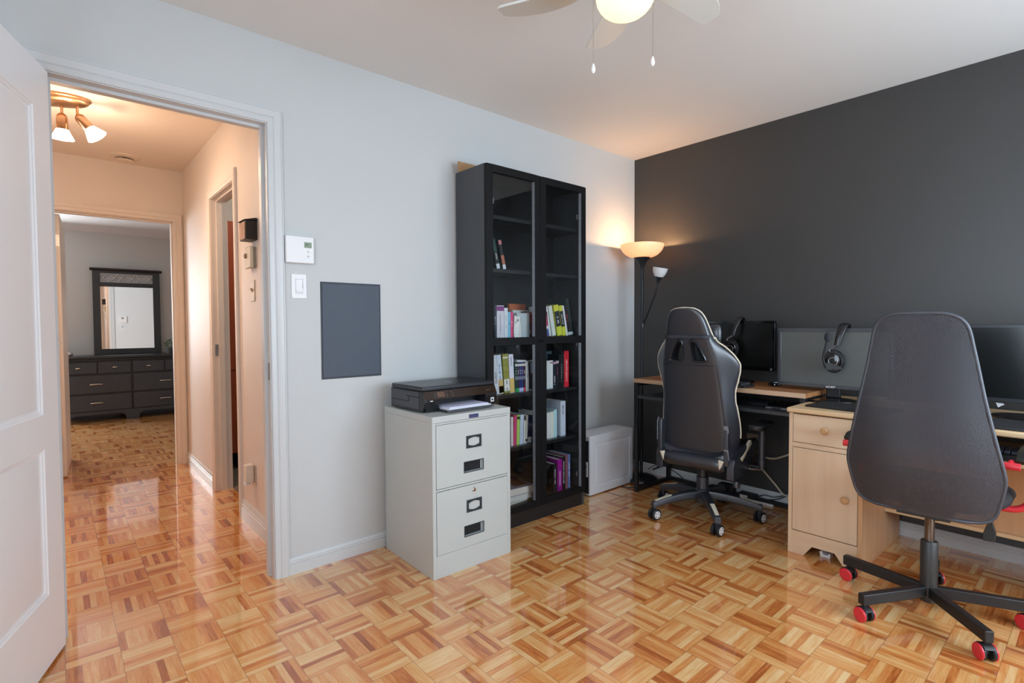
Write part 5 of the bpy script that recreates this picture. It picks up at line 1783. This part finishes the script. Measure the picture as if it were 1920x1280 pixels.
# the seat unit sits a little off the column
for o in gc.children:
    if o.name not in base_parts:
        o.location.x += 0.030
        o.location.y -= 0.023

# ------------------------------------------------------------------ tall mesh-backed office chair
red = mat('red_plastic', (214, 48, 60), 0.35, var=0.03)
powder = mat('powder_black', (28, 28, 29), 0.45, var=0.04, scale=90, bump=0.08, bscale=900)
oc = thing('office_chair', 'tall black mesh-backed office chair with red casters at the maple desk', 'chair', (-0.852, -2.034, 0), R(1.0))
rb = 0.305
ca = [5, 77, 150, 220, 294]
for k in range(5):
    a = R(ca[k])
    lo = MB().box(0.022, rb + 0.018, -0.0145, 0.0145, 0.066, 0.108).build('leg', powder, oc, bevel=0.004, seg=3)
    lo.rotation_euler = (0, 0, a)
    caster(oc, rb * math.cos(a), rb * math.sin(a), R((40, 75, 62, 40, 55)[k]), 0.0270, tyre, red, powder, True, 0.010, 0.014)
MB().lathe([(0.0, 0.045), (0.027, 0.045), (0.029, 0.05), (0.029, 0.285), (0.027, 0.288), (0.0, 0.288)], 28).build('column_sleeve', mat('sleeve_grey', (50, 49, 48), 0.45), oc)
MB().lathe([(0.0165, 0.285), (0.0165, 0.415), (0.024, 0.425), (0.0, 0.426)], 24).build('gas_column', mat('column_bronze', (108, 100, 94), 0.25, metal=0.8), oc)
b = MB().box(-0.11, 0.10, -0.075, 0.075, 0.424, 0.452)
b.box(-0.13, -0.05, -0.05, -0.03, 0.410, 0.424)
b.build('tilt_mechanism', powder, oc, bevel=0.006)
lv = MB().tube([(0.03, -0.07, 0.432), (0.04, -0.155, 0.428), (0.045, -0.175, 0.40)], 0.005, 8)
lv.prism([(-0.170, 0.405), (-0.182, 0.402), (-0.192, 0.360), (-0.190, 0.328), (-0.156, 0.326), (-0.154, 0.350)], 0.034, 0.052, 'x')
lv.build('tilt_lever', powder, oc, bevel=0.004)
# seat
rows = []
for i in range(13):
    t_ = i / 12
    x = -0.165 + 0.42 * t_
    e = min(1.0, min(t_, 1 - t_) * 8 + 0.3)
    hw = (0.165 + 0.072 * min(1, t_ * 2.2) ** 0.7) * (0.90 + 0.10 * e)
    drop = -0.03 * max(0, (t_ - 0.75) / 0.25) ** 2
    rows.append([(x, s * hw, z + drop) for s, z in ((-0.95, 0.462), (-1.0, 0.485), (-0.97, 0.485 + 0.035 * e), (-0.6, 0.485 + 0.052 * e), (0, 0.485 + 0.045 * e), (0.6, 0.485 + 0.052 * e), (0.97, 0.485 + 0.035 * e), (1.0, 0.485), (0.95, 0.462), (0, 0.456))])
b = MB().grid(rows, closed_u=True)
b.add(rows[0], [tuple(range(10))])
b.add(rows[-1], [tuple(range(10))])
b.build('seat', mat('seat_fabric', (26, 26, 28), 0.75, var=0.1, scale=200, bump=0.3, bscale=900), oc, sub=2)
# backrest outline: half width by height
OUT = [(0.448, 0.10), (0.450, 0.150), (0.458, 0.184), (0.480, 0.206), (0.52, 0.218), (0.57, 0.228), (0.61, 0.233), (0.65, 0.229), (0.72, 0.215), (0.80, 0.199), (0.90, 0.179), (1.00, 0.161), (1.08, 0.147), (1.13, 0.138), (1.16, 0.125), (1.178, 0.105), (1.188, 0.08), (1.192, 0.045)]


def bx_(z):
    t_ = (z - 0.45) / 0.74
    return -0.205 - 0.075 * t_ - 0.035 * math.sin(PI * min(1, t_ * 1.3))


def bcurve(y, z):
    return 0.045 * (abs(y) / 0.22) ** 2      # wraps slightly forward at the sides


half = [(bx_(z) + bcurve(y, z), y, z) for z, y in OUT]
ring = half + [(p[0], -p[1], p[2]) for p in half[::-1]]
ring = smooth_path(ring, 2, True)
frame_fab = mat('net_edge', (44, 50, 62), 0.45, spec=1.0, bump=0.4, bscale=1100, var=0.05)
MB().tube(ring, 0.0065, 10, closed=True).build('back_frame', frame_fab, oc)
rows = []
for z, y in OUT:
    rows.append([(bx_(z) + bcurve(y * u, z) * 1.0 - 0.004, y * u, z) for u in [-1 + 2 * k / 16 for k in range(17)]])
b = MB().grid(rows)
b.build('back_net', mesh_fabric(), oc, smooth=True)
rows2 = [[(p[0] + 0.016, p[1], p[2]) for p in r] for r in rows]
MB().grid(rows2).build('front_net', MATS.get('chair_net') or bpy.data.materials['chair_net'], oc)
b = MB().box(-0.200, -0.08, -0.09, 0.07, 0.434, 0.446)
b.build('back_bracket', powder, oc, bevel=0.002)
lb = MB().cbox((bx_(0.58) + 0.040 - 0.0055, 0.188, 0.585), (0.0008, 0.014, 0.036)).build('label_tag', mat('tag_red', (170, 60, 70), 0.6), oc)
for s, ya, yb_ in ((-1, 0.276, 0.262), (1, 0.256, 0.281)):
    pth = smooth_path([(0.085, s * 0.08, 0.452), (0.085, s * (ya - 0.07), 0.452), (0.085, s * (ya - 0.026), 0.460), (0.085, s * ya, 0.492), (0.085, s * ya, 0.58), (0.084, s * ya, 0.620), (0.078, s * ya, 0.650), (0.060, s * ya, 0.665)], 6)
    MB().tube(pth, 0.0125, 12).build('arm_frame', red, oc)
    MB().tube([(-0.090, s * yb_, 0.650), (-0.090, s * 0.205, 0.650)], 0.0135, 12).tube([(-0.090, s * (yb_ - 0.03), 0.650), (-0.060, s * (yb_ - 0.025), 0.660)], 0.010, 10).build('arm_bar', red, oc)
    MB().prism([(0.17, 0.655), (-0.06, 0.655), (-0.078, 0.670), (-0.04, 0.688), (0.16, 0.690), (0.175, 0.675)], s * (ya - 0.03), s * (ya + 0.03), 'y').build('arm_pad', mat('pad_dark', (36, 36, 32), 0.4), oc, bevel=0.004)
# ------------------------------------------------------------------ ceiling fan
fan_white = mat('fan_white', (206, 207, 202), 0.4, var=0.01)
cf = thing('ceiling_fan', 'white ceiling fan with glowing globe and two pull chains', 'fan', (-2.13, -1.50, H))
MB().lathe([(0.0, 0.0), (0.085, 0.0), (0.088, -0.02), (0.080, -0.06), (0.095, -0.075), (0.115, -0.09), (0.118, -0.15), (0.105, -0.175), (0.06, -0.185), (0.0, -0.185)], 40).build('motor_housing', fan_white, cf)
MB().lathe([(0.050, -0.183), (0.050, -0.215), (0.076, -0.232), (0.086, -0.242), (0.088, -0.254), (0.080, -0.256), (0.0, -0.254)], 40).build('light_fitter', fan_white, cf)
gl = []
for i in range(15):
    a = R(-62 + 152 * i / 14)
    gl.append((max(0.0, 0.088 * math.cos(a)), -0.285 - 0.063 * math.sin(a)))
gl[-1] = (0.0, gl[-1][1])
MB().lathe(gl, 40).build('light_globe', lamp_glass('globe_glow', (240, 226, 190), (255, 228, 156), 1.25), cf)
BZ = -0.222
for k in range(6):
    a = R(57 + 60 * k)
    out = [(0.115, 0.006), (0.20, 0.006), (0.30, 0.005), (0.40, 0.004), (0.420, 0.000), (0.428, -0.010), (0.424, -0.030), (0.420, -0.062), (0.36, -0.095), (0.28, -0.106), (0.20, -0.090), (0.14, -0.055), (0.115, -0.030)]
    out = [(p[0], p[1]) for p in smooth_path([(x, y, 0) for x, y in out], 3, True)]
    bl = MB().prism(out, -0.004, 0.004, 'z').build('blade', fan_white, cf, bevel=0.001)
    bl.location = (0, 0, BZ)
    bl.rotation_euler = (R(-7), 0, a)
    bl.rotation_mode = 'XYZ'
    br = MB().box(0.07, 0.19, -0.048, -0.016, 0.005, 0.011).build('blade_bracket', fan_white, bl, bevel=0.002)


def chain(dx, dy, z0, z1):
    p = MB()
    n = int((z0 - z1 - 0.030) / 0.0046)
    for i in range(n):
        p.ball((dx, dy, z0 - 0.0046 * i), 0.0016, 6, 4)
    c = p.build('pull_chain', mat('chain_steel', (120, 112, 100), 0.3, metal=0.8), cf)
    zt = z0 - 0.0046 * n
    MB().lathe([(0.0, zt), (0.002, zt - 0.001), (0.0050, zt - 0.011), (0.0064, zt - 0.019), (0.0054, zt - 0.025), (0.0028, zt - 0.028), (0.0028, zt - 0.030), (0.0, zt - 0.030)], 16, (dx, dy, 0)).build('pull_knob', white_plastic, c)


VR = Vector((r2.x, r2.y, 0)).normalized()
# chains hang either side of the fitter
chain(-0.073, 0.064, -0.245, -0.518)
chain(0.068, -0.053, -0.245, -0.493)

# ------------------------------------------------------------------ hall
bronze = mat('brushed_bronze', (186, 148, 112), 0.32, metal=0.9, var=0.06, scale=20)
copper = mat('polished_copper', (206, 168, 136), 0.2, metal=1.0, var=0.04)
hl = thing('ceiling_spotlights', 'bronze oval ceiling fixture with lit white glass spotlights in hall', 'lamp', (-3.43, 1.41, H), R(-22))
ov = [(0.168 * math.cos(2 * PI * k / 48), 0.090 * math.sin(2 * PI * k / 48)) for k in range(48)]
rows = []
for sc, z in ((1.0, 0.0), (1.0, -0.010), (0.93, -0.014), (0.93, -0.022), (0.86, -0.030), (0.6, -0.036), (0.0, -0.038)):
    rows.append([(x * sc, y * sc, z) for x, y in ov])
MB().grid(rows, closed_u=True).build('ceiling_plate', bronze, hl)
for px, tx, ty in ((0.030, R(6), R(0)), (0.102, R(-8), R(-38)), (-0.10, R(10), R(35))):
    hd = thing('spot_head', None, None)
    hd.parent = hl
    hd.location = (px, 0, -0.032)
    MB().cyl((0, 0, -0.058), 0.007, 0.060, 12).build('stem', copper, hd)
    k2 = thing('spot_body', None, None)
    a_ = MB().lathe([(0.0, 0.004), (0.012, 0.002), (0.022, -0.008), (0.0265, -0.022), (0.028, -0.085), (0.0, -0.085)], 24).build('spot_housing', copper, hd)
    g_ = MB().lathe([(0.027, -0.083), (0.0285, -0.086), (0.053, -0.138), (0.050, -0.138), (0.0, -0.120)], 24).build('glass_shade', lamp_glass('spot_glass', (255, 250, 240), (255, 240, 222), 9.0), hd)
    for o in (a_, g_):
        o.location = (0, 0, -0.058)
        o.rotation_euler = (tx, ty, R(22))
    bpy.data.objects.remove(k2)
hall_c = (1.0, 0.65, 0.42)


def spot(name, loc, power, color, rot):
    d = bpy.data.lights.new(name, 'SPOT')
    d.energy = power
    d.color = color
    d.spot_size = R(150)
    d.spot_blend = 0.7
    d.shadow_soft_size = 0.045
    o = bpy.data.objects.new(name, d)
    o.location = loc
    o.rotation_euler = rot
    COL.objects.link(o)
    return o


spot('hall_spot', (-3.40, 1.40, 2.20), 17, hall_c, (R(8), 0, 0))
spot('hall_spot', (-3.27, 1.34, 2.22), 9, hall_c, (0, R(-38), R(-22)))
spot('hall_spot', (-3.58, 1.47, 2.22), 13, hall_c, (R(12), R(30), 0))
point('hall_lamp_glow', (-3.40, 1.34, 1.98), 12.0, hall_c, 0.06)

t = thing('ceiling_vent', 'round white ceiling vent in the hall before the bedroom', 'vent', (-3.03, 2.44, H))
vm = mat('vent_white', (216, 206, 194), 0.5)
MB().lathe([(0.0, 0.0), (0.098, 0.0), (0.096, -0.006), (0.062, -0.014), (0.058, -0.010), (0.0, -0.010)], 36).build('rim', vm, t)
MB().lathe([(0.0, -0.024), (0.050, -0.024), (0.054, -0.028), (0.048, -0.034), (0.0, -0.037)], 32).build('disc', vm, t)
MB().cyl((0, 0, -0.025), 0.012, 0.016, 12).build('stem', dark_gap, t)

t = thing('doorbell_chime', 'small black doorbell chime with wood front on hall wall', 'chime', (HX, 0.60, 1.672))
b = MB().box(-0.058, 0.0, -0.060, 0.060, -0.052, 0.050)
b.build('case', mat('chime_black', (24, 20, 18), 0.45), t, bevel=0.002)
MB().box(-0.062, -0.0585, -0.052, 0.052, -0.048, 0.042).build('front', mat('chime_wood', (176, 138, 110), 0.5, var=0.35, scale=14), t)
b = MB().prism([(-0.068, 0.050), (0.0, 0.050), (0.0, 0.062), (-0.010, 0.064)], -0.066, 0.066, 'y')
b.build('roof', mat('chime_black', (24, 20, 18), 0.45), t)
t = thing('dial_thermostat', 'old beige dial thermostat under the doorbell chime', 'thermostat', (HX, 0.625, 1.533))
MB().box(-0.012, 0, -0.052, 0.056, -0.054, 0.054).build('back_plate', mat('old_beige_dark', (150, 140, 124), 0.5), t)
MB().box(-0.030, -0.012, -0.054, 0.060, -0.060, 0.058).build('cover', mat('old_beige', (206, 198, 178), 0.45), t, bevel=0.005)
MB().lathe([(0.0, -0.040), (0.012, -0.039), (0.014, -0.030)], 18, (0, 0.034, 0.010), 'x').build('dial', mat('dial_brown', (136, 116, 92), 0.4), t)
t = thing('hall_switch', 'beige toggle switch plate on hall wall below dial thermostat', 'switch', (HX, 0.640, 1.352))
MB().box(-0.005, 0, -0.036, 0.036, -0.058, 0.058).build('plate', mat('switch_beige', (196, 180, 152), 0.45), t, bevel=0.002)
MB().prism([(-0.004, 0.010), (-0.016, 0.016), (-0.016, 0.008), (-0.004, -0.010)], -0.005, 0.005, 'y').build('toggle', mat('toggle_beige', (170, 150, 120), 0.45), t)
t = thing('plug_in_freshener', 'cream plug-in unit on the low outlet of hall wall', 'plug', (HX, 0.700, 0.315))
MB().box(-0.005, 0, -0.045, 0.045, -0.058, 0.058).build('outlet_plate', mat('outlet_cream', (196, 176, 152), 0.45), t, bevel=0.002)
MB().box(-0.048, -0.006, -0.030, 0.028, -0.040, 0.062).build('body', mat('freshener_cream', (212, 204, 190), 0.45), t, bevel=0.006)
MB().box(-0.050, -0.020, -0.012, 0.030, -0.058, -0.038).build('foot', mat('freshener_white', (226, 222, 214), 0.4), t, bevel=0.003)

# tall brown cupboard seen through the bathroom doorway
brown = wood('mahogany', (140, 60, 26), (160, 74, 36), 'z', 0.4, 10)
t = thing('tall_cupboard', 'tall reddish brown cupboard inside the bathroom doorway', 'cupboard', (-2.12, 2.28, 0.008))
MB().box(-0.32, 0.30, -0.16, 0.30, 0.13, 1.98).build('carcass', brown, t)
MB().box(-0.32, 0.30, -0.18, -0.161, 0.135, 0.79).build('door', brown, t, bevel=0.002)
MB().box(-0.32, 0.30, -0.18, -0.161, 0.80, 1.975).build('door', brown, t, bevel=0.002)
MB().box(-0.25, 0.29, -0.12, 0.29, 0.0, 0.13).build('plinth', dark_gap, t)
point('bathroom_fill', (-1.9, 1.5, 2.2), 12, (1.0, 0.9, 0.78), 0.1)  # added fill lamp without a fixture, brightens the brown cupboard

# ------------------------------------------------------------------ bedroom: dresser, mirror, plant
ebony = wood('ebony', (24, 25, 28), (34, 36, 40), 'x', 0.34, 16)
ebony2 = mat('ebony_drawer', (40, 43, 50), 0.34, var=0.12, scale=6)
ds = thing('dresser', 'long black bedroom dresser with seven drawers under the mirror', 'dresser', (-2.735, 5.60, 0))
DL, DR_, DH = -0.72, 0.71, 0.80
MB().box(DL, DR_, 0.0, 0.45, DH - 0.055, DH - 0.032).build('top_moulding', ebony, ds, bevel=0.008)
MB().box(DL - 0.012, DR_ + 0.012, -0.014, 0.458, DH - 0.0315, DH).build('top', ebony, ds, bevel=0.006)
MB().box(DL + 0.012, DR_ - 0.012, 0.014, 0.45, 0.13, DH - 0.056).build('carcass', mat('ebony_dark', (16, 16, 18), 0.5), ds)
MB().prism([(DL + 0.01, 0.0), (DL + 0.01, 0.129), (DR_ - 0.01, 0.129), (DR_ - 0.01, 0.0), (DR_ - 0.10, 0.0), (DR_ - 0.12, 0.065), (DR_ - 0.16, 0.085), (0.12, 0.085), (0.08, 0.065), (0.06, 0.0), (-0.06, 0.0), (-0.08, 0.065), (-0.12, 0.085), (DL + 0.16, 0.085), (DL + 0.12, 0.065), (DL + 0.10, 0.0)], 0.002, 0.03, 'y').build('skirt', ebony2, ds, bevel=0.003)
MB().box(DL + 0.05, DR_ - 0.05, 0.40, 0.44, 0.0, 0.129).build('back_foot', ebony, ds)
nick = mat('nickel', (206, 200, 188), 0.25, metal=1.0)


def drawer(x0, x1, z0, z1, wide):
    d = MB().box(x0, x1, -0.002, 0.0135, z0, z1).build('drawer', ebony2, ds, bevel=0.004)
    cx, cz = (x0 + x1) / 2, (z0 + z1) / 2
    hw = 0.062 if wide else 0.022
    MB().tube(smooth_path([(cx - hw, -0.003, cz), (cx - hw * 0.85, -0.020, cz), (cx, -0.026, cz + 0.003), (cx + hw * 0.85, -0.020, cz), (cx + hw, -0.003, cz)], 4), 0.0065, 8).build('handle', nick, d)


drawer(DL + 0.020, -0.345, 0.590, 0.728, False)
drawer(-0.330, -0.010, 0.590, 0.728, False)
drawer(0.012, 0.340, 0.590, 0.728, False)
drawer(0.352, DR_ - 0.020, 0.590, 0.728, False)
drawer(DL + 0.020, -0.010, 0.350, 0.570, True)
drawer(0.012, DR_ - 0.020, 0.350, 0.570, True)
drawer(DL + 0.020, -0.010, 0.135, 0.330, True)
drawer(0.012, DR_ - 0.020, 0.135, 0.330, True)

mi = thing('dresser_mirror', 'black framed mirror with lattice band standing on the dresser', 'mirror', (-2.725, 5.985, DH + 0.0005))
MZ = 1.105
fb_ = MB()
fb_.box(-0.357, -0.280, 0, 0.035, 0, MZ - 0.035)
fb_.box(0.280, 0.357, 0, 0.035, 0, MZ - 0.035)
fb_.box(-0.280, 0.280, 0, 0.035, 0, 0.072)
fb_.box(-0.280, 0.280, 0, 0.035, 0.870, 0.925)
fb_.box(-0.280, 0.280, 0, 0.035, 1.040, MZ - 0.035)
fb_.build('frame', ebony, mi, bevel=0.003)
MB().prism([(0.04, MZ - 0.035), (0.04, MZ), (-0.024, MZ), (-0.024, MZ - 0.012), (-0.006, MZ - 0.035)], -0.382, 0.382, 'x').build('cornice', ebony, mi, bevel=0.003)
mir = bpy.data.materials.new('mirror_silver')
mir.use_nodes = True
mir.node_tree.nodes['Principled BSDF'].inputs['Metallic'].default_value = 1.0
mir.node_tree.nodes['Principled BSDF'].inputs['Roughness'].default_value = 0.0
mir.node_tree.nodes['Principled BSDF'].inputs['Base Color'].default_value = (0.92, 0.93, 0.93, 1)
MB().box(-0.282, 0.282, 0.012, 0.018, 0.070, 0.872).build('glass', mir, mi)
MB().box(-0.282, 0.282, 0.022, 0.028, 0.923, 1.042).build('band_back', mat('band_grey', (150, 150, 152), 0.4), mi)
lt = MB()
for i in range(3):
    cx = -0.188 + 0.188 * i
    for s in (-1, 1):
        arc = [(cx - 0.094 + 0.188 * k / 12, 0.016, 0.982 + s * (0.056 - 0.098 * math.sin(PI * k / 12))) for k in range(13)]
        arc = [(x, y, max(0.927, min(1.038, z))) for x, y, z in arc]
        lt.tube(arc, 0.005, 6)
lt.box(-0.280, 0.280, 0.012, 0.020, 0.925, 0.933)
lt.box(-0.280, 0.280, 0.012, 0.020, 1.032, 1.040)
lt.build('lattice', mat('lattice_silver', (176, 176, 176), 0.4, metal=0.3), mi)

pl = thing('potted_plant', 'small green potted plant at right end of the dresser', 'plant', (-2.305, 5.76, DH + 0.0005))
MB().lathe([(0.0, 0.0), (0.034, 0.0), (0.045, 0.078), (0.041, 0.078), (0.036, 0.068), (0.0, 0.068)], 20).build('pot', mat('pot_grey', (70, 74, 72), 0.5), pl)
lf_ = MB()
random.seed(3)
for i in range(70):
    th_ = random.uniform(0, 2 * PI)
    ph = random.uniform(-0.1, 1.45)
    rr = random.uniform(0.05, 0.088)
    c = Vector((rr * math.cos(th_) * math.cos(ph), rr * math.sin(th_) * math.cos(ph), 0.105 + rr * 0.95 * math.sin(ph)))
    d = Vector((math.cos(th_), math.sin(th_), 0.5)).normalized()
    sd = d.cross(Vector((0, 0, 1))).normalized()
    L_ = random.uniform(0.02, 0.032)
    w2 = L_ * 0.36
    lf_.add([tuple(c - d * L_ / 2), tuple(c + sd * w2 + Vector((0, 0, 0.004))), tuple(c + d * L_ / 2), tuple(c - sd * w2 + Vector((0, 0, 0.004)))], [(0, 1, 2, 3)])
lf_.build('leaves', mat('leaf_green', (62, 100, 52), 0.5, var=0.4, scale=30), pl, solid=0.0008)
st_ = MB()
for i in range(12):
    a = 2 * PI * i / 12
    st_.tube([(0.008 * math.cos(a), 0.008 * math.sin(a), 0.066), (0.03 * math.cos(a), 0.03 * math.sin(a), 0.10), (0.055 * math.cos(a), 0.055 * math.sin(a), 0.13)], 0.0014, 5)
st_.build('stems', mat('stem_green', (70, 86, 48), 0.6), pl)
t = thing('glass_trinket', 'small round glass trinket at left end of the dresser', 'ornament', (-3.325, 5.72, DH + 0.0005))
MB().ball((0, 0, 0.026), 0.032, 20, 12, (1, 1, 0.8)).build('ball', mat('trinket_glass', (168, 160, 156), 0.1, metal=0.6), t)
MB().lathe([(0.0, 0.0), (0.024, 0.0), (0.026, 0.006), (0.0, 0.008)], 18).build('foot', chrome, t)

# fittings on the bedroom side of the end wall, seen in the dresser mirror
BYW = HY + 0.115
t = thing('bedroom_thermostat', 'white bedroom thermostat seen in the dresser mirror', 'thermostat', (-2.520, BYW, 1.285))
MB().box(-0.062, 0.062, 0.0, 0.026, -0.058, 0.058).build('cover', white_plastic, t, bevel=0.003)
MB().box(-0.020, 0.014, 0.026, 0.0268, 0.010, 0.036).build('screen', mat('lcd_green', (112, 130, 98), 0.3), t)
t = thing('bedroom_switch', 'white bedroom light switch below the mirrored thermostat', 'switch', (-2.525, BYW, 1.155))
MB().box(-0.036, 0.036, 0.0, 0.005, -0.058, 0.058).build('plate', white_plastic, t, bevel=0.002)
MB().box(-0.016, 0.016, 0.005, 0.008, -0.032, 0.032).build('rocker', mat('switch_line', (196, 199, 204), 0.4), t)
